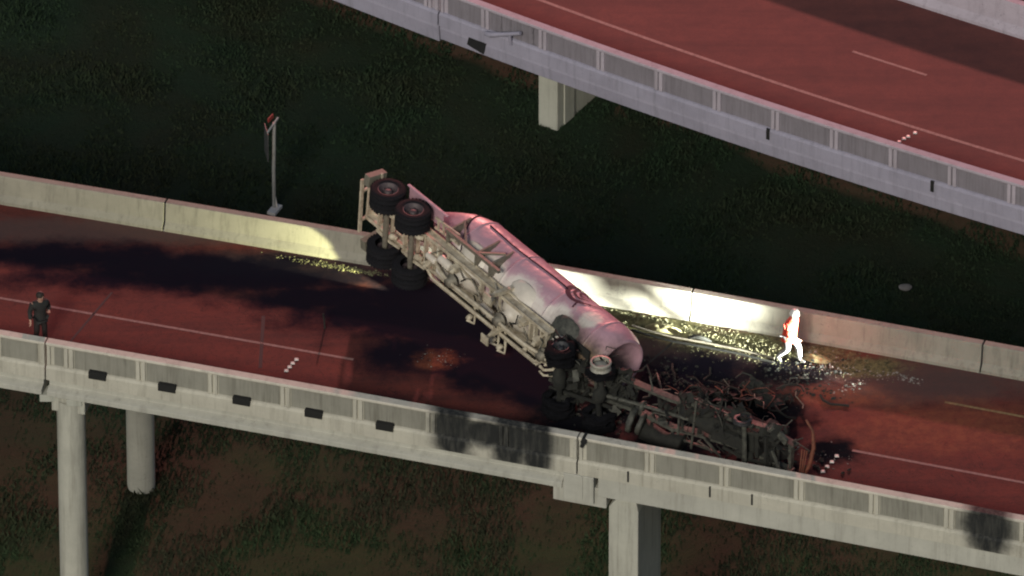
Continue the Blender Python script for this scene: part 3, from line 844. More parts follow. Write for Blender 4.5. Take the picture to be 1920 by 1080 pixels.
# wheels
def wheel(x, y, out, r, w, root, tyre, rim, name='wheel', z=0.5, hub=True):
    """dual or single wheel; out = +1/-1 side the dished face looks to"""
    ax = Vector((0, out, 0))
    mb = MB()
    pr = [(-w / 2, r * .55), (-w / 2, r * .80), (-w * .46, r * .93), (-w * .34, r), (-w * .12, r), (-w * .10, r * .975), (-w * .05, r * .975), (-w * .03, r), (w * .03, r), (w * .05, r * .975), (w * .10, r * .975), (w * .12, r),
          (w * .34, r), (w * .46, r * .93), (w / 2, r * .80), (w / 2, r * .62), (w * .42, r * .55)]
    mb.lathe(pr, (x, y, z), ax, 36)
    # shoulder lugs
    for k in range(30):
        a = 2 * math.pi * k / 30
        for s in (-1, 1):
            rm = Matrix.Rotation(a, 3, 'Y')
            mb.box(Vector((x, y, z)) + rm @ Vector((r * .985, s * w * .36, 0)), (r * .04, w * .2, r * .10), rm)
    t = mb.build(name, tyre, root)
    mb = MB()
    mb.lathe([(w * .44, r * .60), (w * .46, r * .56), (w * .40, r * .52), (-w * .02, r * .46), (-w * .06, r * .26), (w * .02, r * .24), (w * .22, r * .22), (w * .3, r * .15), (w * .3, 0)], (x, y, z), ax, 28)
    for k in range(8):
        a = 2 * math.pi * k / 8
        mb.lathe([(-.02, .022), (.04, .022), (.04, 0)], Vector((x, y, z)) + ax * (-w * .05) + Vector((math.cos(a), 0, math.sin(a))) * r * .36, ax, 6)
    mb.build('rim', rim, t)
    return t
for x in (0.0, 1.12):
    for s in (-1, 1):
        wheel(x, s * 1.10, s, 0.50, 0.27, TR, M['rubber'], M['rim'])
        wheel(x, s * 0.79, s, 0.50, 0.27, TR, M['rubber'], M['rim'])
    mb = MB(); mb.tube([(x, -.95, .5), (x, -.5, .5), (x, .5, .5), (x, .95, .5)], [.07, .085, .085, .07], 12); mb.build('axle', M['steel2'], TR)
    for s in (-1, 1):
        mb = MB(); mb.beam((x - .5, s * .56, .60), (x, s * .56, .55), .08, .05); mb.beam((x, s * .56, .55), (x + .5, s * .56, .60), .08, .05); mb.beam((x - .45, s * .5, .60), (x - .45, s * .5, .66), .09, .08)
        mb.build('leaf_spring', M['steel'], TR)
        mb = MB(); mb.lathe([(0, .02), (0, .09), (.14, .10), (.16, .07), (.24, .07), (.24, 0)], (x + .12, s * .36, .56), (1, 0, .35), 14); mb.build('brake_chamber', M['steel'], TR)
for s in (-1, 1):
    mb = MB(); mb.box((-.72, s * 1.08, .62), (.22, .34, .62), Matrix.Rotation(R(8 * s), 3, 'X')); mb.build('mud_flap', M['flap'], TR, 0.006)
    mb = MB(); mb.beam((-.60, s * .5, .80), (-.60, s * 1.26, .76), .06, .06); mb.build('flap_bracket', M['steel'], TR)
    mb = MB(); mb.box((1.0, s * .98, 1.07), (1.5, .56, .03)); mb.beam((0.2, s * 1.25, 1.05), (1.95, s * 1.25, 1.05), .04, .08); mb.build('fender', M['tank'], TR, 0.01)
mb = MB(); mb.beam((-1.06, -.55, .9), (-1.06, .55, .9), .08, .1); mb.beam((-1.06, .5, .95), (-1.06, .5, .45), .07, .07); mb.beam((-1.06, -.5, .95), (-1.06, -.5, .45), .07, .07); mb.beam((-1.06, -.9, .45), (-1.06, .9, .45), .07, .09)
mb.build('rear_bumper', M['steel'], TR)
# short ladder frame between the bogie and the tank's rear cone
mb = MB()
for y in (-.95, -.62):
    mb.beam((1.5, y, 1.0), (2.5, y, 1.05), .05, .05)
for x in (1.62, 1.85, 2.1, 2.35): mb.beam((x, -.95, 1.0), (x, -.62, 1.02), .05, .05)
mb.build('side_ladder', M['steel'], TR)
# landing gear folded out on the lower side
for y in (0.62, -.62):
    mb = MB(); mb.beam((4.85, y, 1.05), (4.85, y * 1.1, .42), .12, .12); mb.beam((4.85, y * 1.1, .42), (4.9, y * 1.15, .16), .09, .09); mb.box((4.9, y * 1.15, .12), (.3, .28, .04)); mb.beam((4.85, y * 1.05, .5), (4.2, y * .8, .95), .05, .05); mb.beam((4.85, y, .85), (5.4, y * .8, 1.0), .05, .05)
    mb.build('landing_leg', M['steel'], TR)
mb = MB(); mb.beam((4.85, -.62, .62), (4.85, .62, .62), .06, .06); mb.build('landing_shaft', M['steel'], TR)
for x, y in ((4.65, 1.05), (4.95, 1.12), (3.6, .95)):
    mb = MB(); mb.tube([(x, .6, .8), (x + .1, y, .75), (x + .25, y + .1, .6), (x + .05, y + .06, .5)], .04, 7); mb.lathe([(0, 0), (0, .1), (.12, .1), (.12, 0)], (x, y, .6), (1, .3, 0), 10); mb.build('valve_pipe', M['steel'], TR)
# twisted kingpin frame at the front of the rails
for k in range(6):
    y = -.45 + .18 * k
    pts = [(6.75, y, 1.05), (7.05, y + random.uniform(-.06, .06), .95), (7.3, y + random.uniform(-.1, .1), .72), (7.38 + random.uniform(0, .1), y + .05, .48), (7.22, y + .1, .32), (7.0, y + .12, .36)][: random.choice((4, 5, 6))]
    mb = MB(); mb.tube(pts, random.choice((.035, .045, .03)), 7); mb.build('bent_bracket', M['steel'], TR)
mb = MB(); mb.box((7.6, 0, 1.02), (1.3, 1.2, .05)); mb.build('upper_coupler', M['burnt'], TR)
mb = MB(); mb.lathe([(0, .05), (.0, .30), (.06, .30), (.06, .22), (.0, .2)], (7.35, -.35, .72), (.2, -.5, -1), 18); mb.build('loose_ring', M['hopper'], TR)

# ------------------------------------------------------------------ burnt tractor on its side
bt = lying((1087, 722), 1.12, (1487, 866), 0.98, 'burnt_tractor')
tag(bt, 'burnt out black tractor unit lying on its side near the parapet', 'truck')
for y in (-.43, .43):
    mb = MB(); x0, x1 = -1.2, 6.6
    n = 8
    pts = [(x0 + (x1 - x0) * i / n, y + .05 * math.sin(i * 1.7 + y), .92 + .05 * math.sin(i * 1.3)) for i in range(n + 1)]
    for a, b in zip(pts[:-1], pts[1:]):
        mb.beam(a, b, .05, .24); 
        mb.beam((a[0], a[1], a[2] - .11), (b[0], b[1], b[2] - .11), .10, .02)
    mb.build('frame_rail', M['ash'], bt)
for x in (-1.1, -.3, .3, 1.0, 1.6, 2.3, 2.9, 3.7, 4.4, 6.0, 6.5):
    mb = MB(); mb.beam((x, -.43, .9 + random.uniform(-.08, .06)), (x + random.uniform(-.15, .15), .43, .9), .09, .12); mb.build('cross_member', M['ash'] if random.random() < .5 else M['burnt'], bt)
BR = simple('charred tyre', (0.008, 0.008, 0.010), 0.95, 0, 0.4, 9, 0.8)
BR.node_tree.nodes['Principled BSDF'].inputs['Specular IOR Level'].default_value = 0.1
RB = simple('scorched rim', (0.06, 0.06, 0.065), 0.6, 0.4, 0.5, 9, 0.4)
RW = simple('bleached rim', (0.42, 0.40, 0.34), 0.6, 0.2, 0.5, 9, 0.4)
def char(o, seed, amp):
    for v in o.data.vertices:
        n_ = noise.noise_vector(v.co * 4.5 + Vector((seed, 0, 0)))
        v.co += n_ * amp
        v.co.z -= 0.06 * max(0, noise.noise(v.co * 1.7 + Vector((0, seed, 0))))
for x in (-.62, .66):
    for s in (-1, 1):
        if s < 0 and x > 0:
            mb = MB(); mb.lathe([(.10, .24), (.10, .29), (.06, .30), (-.02, .25), (-.10, .25), (-.12, .29), (-.14, .29), (-.14, .22), (.0, .20), (.02, .12), (.02, 0)], (x, -.95, .47), (0, -1, 0), 28)
            mb.build('bare_rim', RW, bt)
        else:
            char(wheel(x, s * .98, s, 0.41 if s < 0 else .45, .22, bt, BR, RB, z=.47), x * 7 + s, .075)
        char(wheel(x, s * .70, s, 0.40 if s < 0 else .44, .22, bt, BR, RB, z=.47), x * 5 + s * 3, .085)
    mb = MB(); mb.tube([(x, -.95, .48), (x, -.3, .48), (x, -.15, .46), (x, .15, .46), (x, .3, .48), (x, .95, .48)], [.08, .09, .2, .2, .09, .08], 12); mb.build('drive_axle', M['burnt'], bt)
for s in (-1, 1):
    mb = MB(); mb.beam((-1.0, s * .5, .60), (1.0, s * .5, .60), .08, .07); mb.beam((0, s * .5, .6), (0, s * .46, .9), .16, .12); mb.build('suspension_beam', M['burnt'], bt)
mb = MB(); mb.tube([(.75, 0, .52), (1.9, .03, .62), (3.3, 0, .74)], .06, 10); mb.lathe([(0, .02), (0, .15), (.1, .16), (.12, .02)], (1.85, .03, .6), (1, 0, .08), 14); mb.build('drive_shaft', M['ash'], bt)
mb = MB(); mb.lathe([(0, .02), (0, .34), (.03, .36), (.13, .36), (.16, .33), (.16, .15)], (1.55, .62, .55), (1, .1, .1), 22); mb.lathe([(.28, .1), (.28, .33), (.38, .34), (.42, .3), (.42, .02)], (1.55, .62, .55), (1, .1, .1), 22); mb.build('brake_drum', M['ash'], bt)
for s, L in ((1, 1.3),):
    mb = MB(); mb.lathe([(0, .02), (.0, .27), (.04, .3), (L * .5, .27), (L - .04, .3), (L, .27), (L, .02)], (1.9, s * .86, .72), (1, 0.03 * s, 0), 20); char(mb.build('fuel_tank', M['burnt'], bt), 3, .06)
    for k in range(2):
        mb = MB(); mb.beam((2.1 + k * .6, s * .43, .92), (2.1 + k * .6, s * 1.1, .80), .06, .05); mb.build('tank_strap', M['ash'], bt)
mb = MB(); mb.box((4.75, 0, 1.05), (1.25, .62, .72)); mb.box((4.7, 0, .62), (.95, .36, .2)); mb.box((5.45, 0, 1.1), (.12, .75, .8))
mb.lathe([(0, 0), (0, .3), (.5, .22), (.9, .14), (.9, 0)], (4.15, 0, .9), (-1, 0, -.05), 16)
for k in range(6): mb.lathe([(0, 0), (0, .05), (.3, .04), (.3, 0)], (4.3 + .18 * k, .34, 1.0), (0.1, 1, .3), 8)
mb.build('engine_block', M['burnt'], bt, 0.02)
mb = MB(); mb.box((5.95, .05, 1.0), (.08, .95, .9), Matrix.Rotation(R(12), 3, 'Y'))
for k in range(7): mb.beam((5.93, -.4 + .14 * k, .6), (5.8, -.4 + .14 * k, 1.4), .03, .03)
mb.build('radiator', M['burnt'], bt)
mb = MB(); mb.tube([(5.25, -.95, .5), (5.25, -.4, .42), (5.25, .4, .42), (5.25, .95, .5)], .075, 10); mb.build('steer_axle', M['ash'], bt)
for s in (-1, 1):
    if s > 0: wheel(5.25 + .05 * s, s * .95, s, .44, .24, bt, BR, RB, z=.48)
    else: wheel(5.2, -.9, -1, .26, .2, bt, RB, M['burnt'], 'bare_drum', z=.48)
    mb = MB(); mb.beam((4.55, s * .42, .66), (5.25, s * .42, .52), .08, .05); mb.beam((5.25, s * .42, .52), (5.95, s * .42, .7), .08, .05); mb.build('leaf_spring', M['burnt'], bt)
mb = MB(); mb.box((5.75, .62, .72), (.45, .05, .42), Matrix.Rotation(R(20), 3, 'X')); mb.build('step_plate', M['ash'], bt)
for p0, p1, w_ in (((3.0, -.75, .8), (3.0, .95, .75), .06), ((3.6, -.85, .78), (3.5, .9, .72), .06), ((2.7, .7, .8), (4.3, .75, .75), .07), ((3.2, -.7, .85), (5.0, -.66, .8), .06), ((4.0, .3, .6), (4.6, .9, .6), .06), ((6.1, -.1, .6), (6.6, .9, .5), .07), ((6.3, .2, .6), (5.9, .95, .55), .05)):
    mb = MB(); mb.beam(p0, p1, w_, w_); mb.build('bare_strut', M['ash'], bt)
random.seed(11)
for k in range(80):
    x = random.uniform(-1.2, 6.6); y = random.uniform(-.85, .85); z = random.uniform(.62, 1.1)
    pts = [Vector((x, y, z))]
    for j in range(random.choice((2, 3, 4))):
        pts.append(pts[-1] + Vector((random.uniform(-.3, .4), random.uniform(-.35, .35), random.uniform(-.18, .15))))
    mb = MB(); mb.tube(pts, random.choice((.015, .02, .03)), 5); mb.build('charred_pipe', random.choice((M['burnt'], M['ash'], M['burnt'])), bt)
for k in range(44):
    x = random.choice((random.uniform(-1.3, 1.5), random.uniform(2.5, 6.5))); y = random.uniform(-.8, .8)
    mb = MB(); mb.box((x, y, random.uniform(.62, .95)), (random.uniform(.1, .32), random.uniform(.08, .25), random.uniform(.08, .25)), Matrix.Rotation(random.uniform(0, 3), 3, Vector((random.random(), random.random(), 1)).normalized()))
    mb.build('charred_fitting', random.choice((M['burnt'], M['ash'], M['burnt'])), bt, 0.01)
for k in range(26):
    x, y = random.choice((random.uniform(-1.0, 1.4), random.uniform(2.6, 6.4))), random.uniform(-.8, .8)
    s_ = random.uniform(.2, .45); n = 4
    vs = [(s_ * (i / n - .5) * 1.6, s_ * (j / n - .5), .16 * noise.noise((i * .9 + k, j * .9, k + .5))) for i in range(n + 1) for j in range(n + 1)]
    rm = Matrix.Rotation(random.uniform(-.9, .9), 3, 'X') @ Matrix.Rotation(random.uniform(0, 6), 3, 'Z')
    mb = MB(); mb.add([rm @ Vector(v) + Vector((x, y, random.uniform(.55, .9))) for v in vs], [(i * (n + 1) + j, i * (n + 1) + j + 1, (i + 1) * (n + 1) + j + 1, (i + 1) * (n + 1) + j) for i in range(n) for j in range(n)])
    o = mb.build('charred_sheet', M['burnt'], bt); md = o.modifiers.new('thick', 'SOLIDIFY'); md.thickness = 0.01
# scorched hoop of the front bumper
mb = MB(); mb.tube([(6.7, -1.0, 1.15), (6.95, -.75, 1.1), (7.05, -.3, 1.0), (7.0, .2, .9), (6.85, .7, .75), (6.7, 1.0, .6)], [.03, .045, .06, .06, .045, .03], 9); mb.build('bumper_hoop', M['rust'], bt)
mb = MB()
for k in range(3): mb.tube([(6.75 + .08 * k, -.2, .9), (6.85 + .05 * k, .5, .7), (6.55 + .12 * k, 1.1, .5)], .02, 5)
mb.build('grille_rod', M['rust'], bt)
mb = MB(); mb.tube([(6.6, .75, .6), (6.9, .7, .62), (7.15, .45, .66)], .05, 7); mb.build('mirror_arm', M['ash'], bt)

for ch in bt.children_recursive:                    # fire-warped: every charred member sags and twists
    if ch.type != 'MESH' or ch.name.startswith(('wheel', 'bare_rim', 'rim', 'bumper')): continue
    for v in ch.data.vertices:
        c = v.co
        v.co += noise.noise_vector(c * 1.3 + Vector((9, 0, 0))) * 0.13 + noise.noise_vector(c * 6) * 0.022
        v.co.z -= 0.10 * max(0.0, c.x / 6.5)
# ------------------------------------------------------------------ cab wreckage beyond the tractor
cw = empty('cab_wreckage', at(1362, 752, 0))
tag(cw, 'tangled heap of burnt cab remains with red scorched bars beyond the tractor', 'wreckage')
random.seed(5)
def heap(n, mat, name, sx, sy, hz, r):
    for k in range(n):
        x, y = random.gauss(0, sx), random.gauss(0, sy)
        h = hz * math.exp(-(x / (1.6 * sx)) ** 2 - (y / (1.6 * sy)) ** 2)
        pts = [Vector((x, y, random.uniform(.03, .1 + h)))]
        a = random.uniform(0, 6.28)
        for j in range(random.choice((2, 3, 4))):
            a += random.uniform(-.9, .9)
            q = pts[-1] + Vector((math.cos(a) * .25, math.sin(a) * .25, random.uniform(-.15, .15)))
            q.z = max(.03, min(.15 + h, q.z)); pts.append(q)
        mb = MB(); mb.tube(pts, random.uniform(*r), 5); mb.build(name, mat, cw)
heap(52, M['burnt'], 'charred_bar', 1.15, .42, .26, (.015, .035))
heap(12, M['rust'], 'scorched_bar', .7, .35, .32, (.010, .02))
heap(9, M['steel2'], 'grey_bar', .9, .25, .3, (.010, .02))
for k in range(12):
    x, y = random.gauss(0, .9), random.gauss(-.1, .35)
    mb = MB(); s_ = random.uniform(.25, .6)
    n = 4; vs = []
    for i in range(n + 1):
        for j in range(n + 1): vs.append((s_ * (i / n - .5) * 1.5, s_ * (j / n - .5), .13 * noise.noise((i * .8 + k, j * .8, k))))
    rm = Matrix.Rotation(random.uniform(-.6, .6), 3, 'X') @ Matrix.Rotation(random.uniform(0, 6), 3, 'Z')
    vs = [rm @ Vector(v) + Vector((x, y, .16)) for v in vs]
    mb.add(vs, [(i * (n + 1) + j, i * (n + 1) + j + 1, (i + 1) * (n + 1) + j + 1, (i + 1) * (n + 1) + j) for i in range(n) for j in range(n)])
    o = mb.build('crumpled_sheet', M['burnt'], cw)
    md = o.modifiers.new('thick', 'SOLIDIFY'); md.thickness = 0.012

def lone(name, label, cat, pts, r, mat, z=0.0):
    P = at(pts[0][0], pts[0][1], z); 
    w_ = [at(p[0], p[1], p[2]) for p in pts]
    mb = MB(); mb.tube(w_, r, 7)
    return tag(mb.build(name, mat), label, cat)
lone('bent_rod', 'pale bent rod curling up beside the tank front', 'metal rod', [(1222, 715, .05), (1232, 700, .15), (1236, 715, .12), (1242, 735, .05), (1240, 735, .03)], .035, M['ash'])
lone('bent_rod', 'thin rod lying on the ramp beside the parapet below the tractor', 'metal rod', [(1216, 822, .03), (1232, 806, .06), (1240, 815, .03)], .025, M['ash'])
lone('scorched_bar', 'scorched orange forked bar on the asphalt left of the cab heap', 'metal bar', [(1278, 752, .04), (1290, 742, .10), (1300, 738, .04)], .03, M['rust'])
lone('sprung_pole', 'short dark rod sticking up left of the trailer shadow', 'metal rod', [(609, 616, .0), (608, 600, .25), (606, 588, .5)], .025, M['burnt'])

# ------------------------------------------------------------------ shoulder: long pipe strip, gravel and litter
M['gravel'] = simple('pale gravel', (0.17, 0.16, 0.09), 0.95, 0, 0.6, 5, 0.3, c2=(0.06, 0.06, 0.03))
M['litter'] = simple('pale litter', (0.26, 0.25, 0.23), 0.8, 0, 0.6, 5)
M['dirt'] = simple('earth heap', (0.22, 0.20, 0.10), 0.95, 0, 0.5, 3, 0.6)
pa = [(1185, 618), (1215, 628), (1262, 640), (1320, 650), (1390, 664), (1452, 680)]
mb = MB(); mb.tube([at(*p, .05) for p in pa], .035, 7); o = mb.build('steel_pipe', M['burnt']); tag(o, 'long dark pipe lying along the shoulder from the tank front to the walking person', 'pipe')
mb = MB(); mb.tube([at(p[0], p[1] - 8, .05) for p in pa], .03, 7); o = mb.build('steel_pipe', M['steel2']); tag(o, 'pale thin pipe lying on the shoulder just behind the long dark pipe', 'pipe')
mb = MB(); mb.tube([at(*p) for p in ((1290, 634, .04), (1303, 630, .14), (1322, 636, .12), (1334, 641, .04))], [.03, .06, .06, .03], 7); o = mb.build('loose_clamp', M['burnt']); tag(o, 'small dark clamp lying on the long pipe on the shoulder', 'clamp')

def scatter(name, label, region, N, size, mat, seed, flat=0.6):
    """region: list of (pixel centre, radius in pixels x,y)"""
    rng = np.random.default_rng(seed)
    mb = MB()
    base = [(0, 0, 1), (.9, 0, .1), (0, .9, 0), (-.9, 0, .1), (0, -.9, 0), (0, 0, -.6)]
    fs = [(0, 1, 2), (0, 2, 3), (0, 3, 4), (0, 4, 1), (5, 2, 1), (5, 3, 2), (5, 4, 3), (5, 1, 4)]
    for i in range(N):
        (cx, cy), (rx, ry), slope = region[rng.integers(len(region))]
        dx = rng.normal(0, .5) * rx
        px, py = cx + dx, cy + dx * slope + rng.normal(0, .5) * ry
        P = at(px, py, 0)
        wy = float(np.polyval(wallp.c, P.x))
        if P.y > wy - 0.03: continue
        s_ = size[0] + (size[1] - size[0]) * rng.random() ** 3
        rm = Matrix.Rotation(rng.uniform(0, 6.28), 3, 'Z')
        sc = Vector((s_ * rng.uniform(.6, 1.5), s_ * rng.uniform(.6, 1.3), s_ * flat))
        mb.add([P + Vector((0, 0, s_ * flat * .4)) + rm @ Vector((b[0] * sc.x, b[1] * sc.y, b[2] * sc.z)) for b in base], fs)
    return tag(mb.build(name, mat, kind='stuff'), label)
scatter('gravel', 'loose gravel and dried weeds on the shoulder under the wall', [((1200, 596), (90, 18), .17), ((1320, 632), (90, 34), .17), ((1430, 655), (70, 30), .17), ((1560, 675), (90, 26), .2), ((820, 520), (60, 8), .17), ((640, 502), (90, 5), .17)], 4200, (.012, .045), M['gravel'], 4)
scatter('litter', 'pale litter and wreck fragments strewn on the shoulder right of the walking person', [((1560, 690), (50, 22), .2), ((1640, 700), (60, 12), .15), ((1700, 710), (30, 8), .1), ((1600, 725), (30, 8), -.4), ((1520, 665), (40, 14), .2)], 300, (.012, .055), M['litter'], 8)
scatter('debris', 'black burnt scraps scattered over the asphalt round the wreck', [((1350, 740), (120, 40), .2), ((1500, 720), (80, 25), .2), ((1450, 860), (150, 30), .2), ((1150, 780), (100, 30), .2), ((1550, 690), (60, 20), .2), ((1250, 700), (60, 30), .2)], 900, (.015, .09), M['burnt'], 9)
scatter('fragments', 'small pale fragments scattered on the asphalt by the burnt front', [((1540, 860), (50, 22), 0), ((1300, 720), (160, 30), .2), ((1430, 880), (120, 14), .18), ((820, 670), (60, 25), .1)], 170, (.01, .04), M['litter'], 12)
def mound(px, py, rx, ry, h, label):
    P = at(px, py, 0); n = 14; vs = []; 
    for i in range(n + 1):
        for j in range(n + 1):
            u, v = 2 * i / n - 1, 2 * j / n - 1
            r = min(1, math.hypot(u, v))
            vs.append((P.x + u * rx, P.y + v * ry - u * rx * .3, -.02 + h * (1 - r * r) * (1 + .9 * noise.noise((u * 3 + px, v * 3, 1))) ))
    mb = MB(); mb.add(vs, [(i * (n + 1) + j, (i + 1) * (n + 1) + j, (i + 1) * (n + 1) + j + 1, i * (n + 1) + j + 1) for i in range(n) for j in range(n)], True)
    return tag(mb.build('earth_heap', M['dirt']), label, 'earth heap')
mound(1245, 618, .55, .28, .16, 'low pale earth heap on the shoulder beside the tank front')
mound(1530, 672, .5, .25, .10, 'low earth heap on the shoulder right of the walking person')

# ------------------------------------------------------------------ people
def skin(name, V, E, root, mat, parent, sub=2):
    """one continuous skinned surface: V key -> (position, radius)"""
    keys = list(V); ix = {k: i for i, k in enumerate(keys)}
    me = bpy.data.meshes.new(name)
    me.from_pydata([V[k][0] for k in keys], [(ix[a], ix[b]) for a, b in E], [])
    me.materials.append(mat)
    o = link(name, me, parent)
    o.modifiers.new('skin', 'SKIN').use_smooth_shade = True
    ss = o.modifiers.new('sub', 'SUBSURF'); ss.levels = ss.render_levels = sub
    for i, k in enumerate(keys):
        sv = me.skin_vertices[0].data[i]
        r = V[k][1]
        sv.radius = (r, r) if isinstance(r, float) else r
        sv.use_root = (k == root)
    return o

def person(loc, rz, label, J, mats, coat_low, hat):
    """J: joints in a frame facing +X, left is +Y"""
    root = empty('person', loc); root.rotation_euler = (0, 0, rz)
    tag(root, label, 'person')
    v = lambda k: Vector(J[k])
    V, E = {}, []
    def pt(k, p, r): V[k] = (tuple(p), r)
    pt('pelvis', v('pelvis'), .125); pt('waist', v('pelvis').lerp(v('chest'), .4), .115); pt('chest', v('chest'), .135)
    pt('neck', v('neck'), .058)
    hd = v('head'); f = Vector(J['face']).normalized(); up = (hd - v('neck')).normalized(); sd_ = up.cross(f)
    pt('jaw', hd - up * .06 + f * .02, .075); pt('skull', hd + up * .02, .098); pt('crown', hd + up * .085, .075)
    pt('nose', hd - up * .015 + f * .115, .014)
    E += [('pelvis', 'waist'), ('waist', 'chest'), ('chest', 'neck'), ('neck', 'jaw'), ('jaw', 'skull'), ('skull', 'crown'), ('skull', 'nose')]
    for s, q in ((1, 'l'), (-1, 'r')):
        pt(q + 'ear', hd + sd_ * s * .105, .018); E.append(('skull', q + 'ear'))
        pt(q + 'sh', v(q + 'sh'), .062); pt(q + 'el', v(q + 'el'), .045); pt(q + 'wr', v(q + 'wr'), .030)
        E += [('chest', q + 'sh'), (q + 'sh', q + 'el'), (q + 'el', q + 'wr')]
        d = (v(q + 'wr') - v(q + 'el')).normalized()
        side = d.cross(Vector((0, 0, 1)) if abs(d.z) < .8 else Vector((0, s, 0))).normalized()
        nrm = side.cross(d)
        pl_ = v(q + 'wr') + d * .085
        pt(q + 'palm', v(q + 'wr') + d * .05, .036); E.append((q + 'wr', q + 'palm'))
        for k in range(4):
            b = pl_ + side * (.030 - .02 * k); L = (.075, .085, .08, .062)[k]
            pt(q + 'f%da' % k, b, .0105); pt(q + 'f%db' % k, b + d * L * .5 + nrm * .012, .0095); pt(q + 'f%dc' % k, b + d * L * .85 + nrm * .04, .008)
            E += [(q + 'palm', q + 'f%da' % k), (q + 'f%da' % k, q + 'f%db' % k), (q + 'f%db' % k, q + 'f%dc' % k)]
        b = v(q + 'wr') + d * .045 + side * .045
        pt(q + 'ta', b, .012); pt(q + 'tb', b + d * .04 + side * .025 + nrm * .02, .010); E += [(q + 'palm', q + 'ta'), (q + 'ta', q + 'tb')]
        pt(q + 'hip', v(q + 'hip'), .095); pt(q + 'kn', v(q + 'kn'), .058); pt(q + 'an', v(q + 'an'), .040); pt(q + 'toe', v(q + 'toe'), .032)
        E += [('pelvis', q + 'hip'), (q + 'hip', q + 'kn'), (q + 'kn', q + 'an'), (q + 'an', q + 'toe')]
    body = skin('body', V, E, 'pelvis', mats['skin'], root)
    for s in (-1, 1):
        mb = MB(); mb.lathe([(-.012, 0), (-.008, .009), (0, .012), (.008, .009), (.012, 0)], hd + up * .01 + f * .09 + sd_ * s * .034, f, 8); mb.build('eye', M['black'], body)
    mb = MB(); mb.beam(hd - up * .065 + f * .093 - sd_ * .022, hd - up * .065 + f * .093 + sd_ * .022, .01, .008); mb.build('mouth', mats['lip'], body)
    # coat
    V, E = {}, []
    low = v('pelvis') + Vector((0, 0, -coat_low))
    k_ = 1.22 if coat_low > .1 else 1.0
    pt('hem', low, (.205 * k_, .175 * k_)); pt('pelvis', v('pelvis') + Vector((0, 0, .05)), (.195 * k_, .16 * k_)); pt('chest', v('chest') - Vector((0, 0, .05)), (.205 * k_, .165 * k_)); pt('yoke', v('chest').lerp(v('neck'), .55), .13); pt('collar', v('neck') - Vector((0, 0, .01)), .082)
    E += [('hem', 'pelvis'), ('pelvis', 'chest'), ('chest', 'yoke'), ('yoke', 'collar')]
    for q in 'lr':
        e = v(q + 'el'); w = e.lerp(v(q + 'wr'), .92)
        pt(q + 'sh', v(q + 'sh'), .088 * k_); pt(q + 'el', e, .070 * k_); pt(q + 'wr', w, .055 * k_)
        E += [('yoke', q + 'sh'), (q + 'sh', q + 'el'), (q + 'el', q + 'wr')]
    skin('jacket', V, E, 'pelvis', mats['coat'], root)
    V, E = {}, []
    pt('pelvis', v('pelvis'), (.17, .14))
    for q in 'lr':
        pt(q + 'hip', v(q + 'hip'), .115); pt(q + 'kn', v(q + 'kn'), .085); pt(q + 'an', v(q + 'an') + Vector((0, 0, .03)), .066)
        E += [('pelvis', q + 'hip'), (q + 'hip', q + 'kn'), (q + 'kn', q + 'an')]
    skin('trousers', V, E, 'pelvis', mats['trousers'], root)
    for q in 'lr':
        V, E = {}, []
        a, t = v(q + 'an'), v(q + 'toe'); hl = a + (a - t) * .35; hl.z = t.z + .01
        pt('an', a + Vector((0, 0, .05)), .058); pt('heel', a.lerp(hl, .5), .052); pt('ball', a.lerp(t, .75), .048); pt('toe', t + (t - a) * .15, .036)
        E = [('an', 'heel'), ('heel', 'ball'), ('ball', 'toe')]
        skin('boot', V, E, 'heel', mats['boot'], root)
    if hat == 'helmet':
        mb = MB(); mb.lathe([(-.03, .135), (-.02, .14), (0, .122), (.05, .12), (.10, .10), (.13, .05), (.138, 0)], hd + up * .045, up + f * -.08, 24); mb.build('helmet', mats['hat'], root)
    else:
        mb = MB(); mb.lathe([(-.075, .09), (-.03, .112), (.03, .113), (.07, .098), (.105, .06), (.118, 0)], hd + up * .02 - f * .022, up - f * .35, 20); mb.build('hair', mats['hat'], root)
    return root

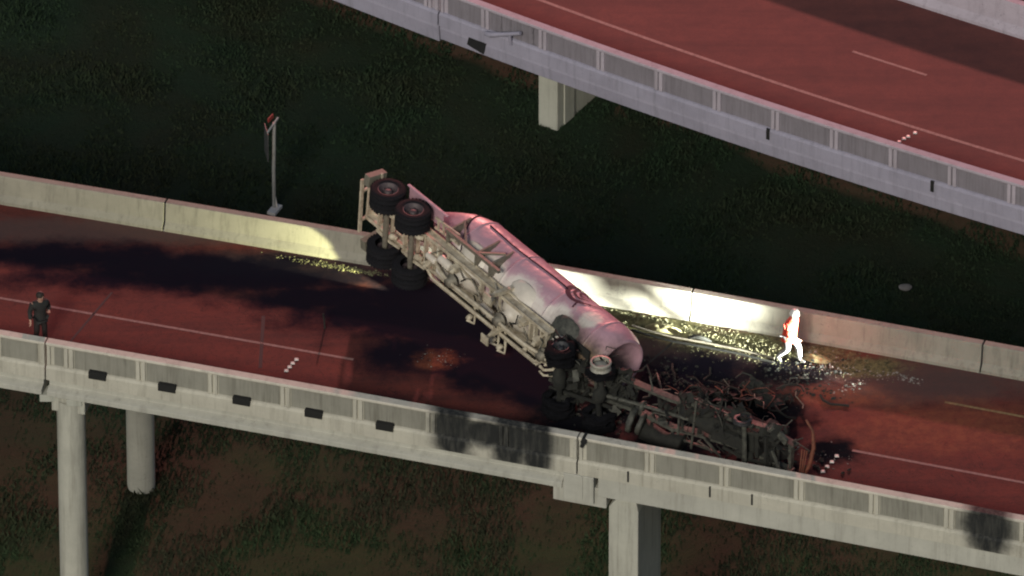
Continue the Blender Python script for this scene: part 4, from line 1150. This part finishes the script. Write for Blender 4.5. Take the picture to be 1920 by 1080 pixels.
SK = simple('skin', (0.45, 0.27, 0.20), 0.5, 0, 0.15)
LIP = simple('lips', (0.28, 0.10, 0.09), 0.5)
walker = dict(pelvis=(0, 0, .93), chest=(.07, 0, 1.27), neck=(.11, 0, 1.46), head=(.15, 0, 1.60), face=(1, -.15, -.12),
    lsh=(.08, .20, 1.38), lel=(-.10, .27, 1.13), lwr=(.02, .25, .92), rsh=(.08, -.20, 1.38), rel=(.10, -.28, 1.10), rwr=(.30, -.22, .98),
    lhip=(0, .09, .87), lkn=(.26, .10, .52), lan=(.30, .10, .10), ltoe=(.44, .11, .045), rhip=(0, -.09, .87), rkn=(.02, -.10, .48), ran=(-.26, -.10, .19), rtoe=(-.17, -.11, .045))
wp = at(1478, 679, 0); wp.z = 0.0
person(wp, R(-22), 'person in a bright red orange jacket walking along the shoulder by the wall', walker,
       dict(skin=SK, lip=LIP, coat=simple('red orange jacket', (0.42, 0.030, 0.012), 0.75, 0, 0.25), trousers=simple('pale trousers', (0.15, 0.15, 0.155), 0.8, 0, 0.3), boot=simple('dark boots', (0.03, 0.03, 0.03), 0.6), hat=simple('white helmet', (0.55, 0.54, 0.52), 0.35, 0, 0.1)), .24, 'helmet')
stander = dict(pelvis=(0, 0, .94), chest=(.02, 0, 1.28), neck=(.03, 0, 1.47), head=(.06, 0, 1.61), face=(1, .12, -.15),
    lsh=(.0, .20, 1.39), lel=(-.04, .29, 1.12), lwr=(.18, .19, 1.14), rsh=(.0, -.20, 1.39), rel=(-.06, -.28, 1.13), rwr=(.06, -.32, .90),
    lhip=(0, .09, .88), lkn=(.03, .12, .50), lan=(0, .15, .09), ltoe=(.14, .18, .04), rhip=(0, -.09, .88), rkn=(.04, -.12, .50), ran=(-.03, -.15, .09), rtoe=(.11, -.18, .04))
person(at(76, 645, 0), R(-62), 'person in dark clothing standing behind the parapet at the far left', stander,
       dict(skin=SK, lip=LIP, coat=simple('black jacket', (0.018, 0.020, 0.019), 0.8), trousers=simple('black trousers', (0.014, 0.014, 0.014), 0.8), boot=simple('black shoes', (0.012, 0.012, 0.012), 0.5), hat=simple('dark hair', (0.02, 0.014, 0.010), 0.7)), .04, 'hair')
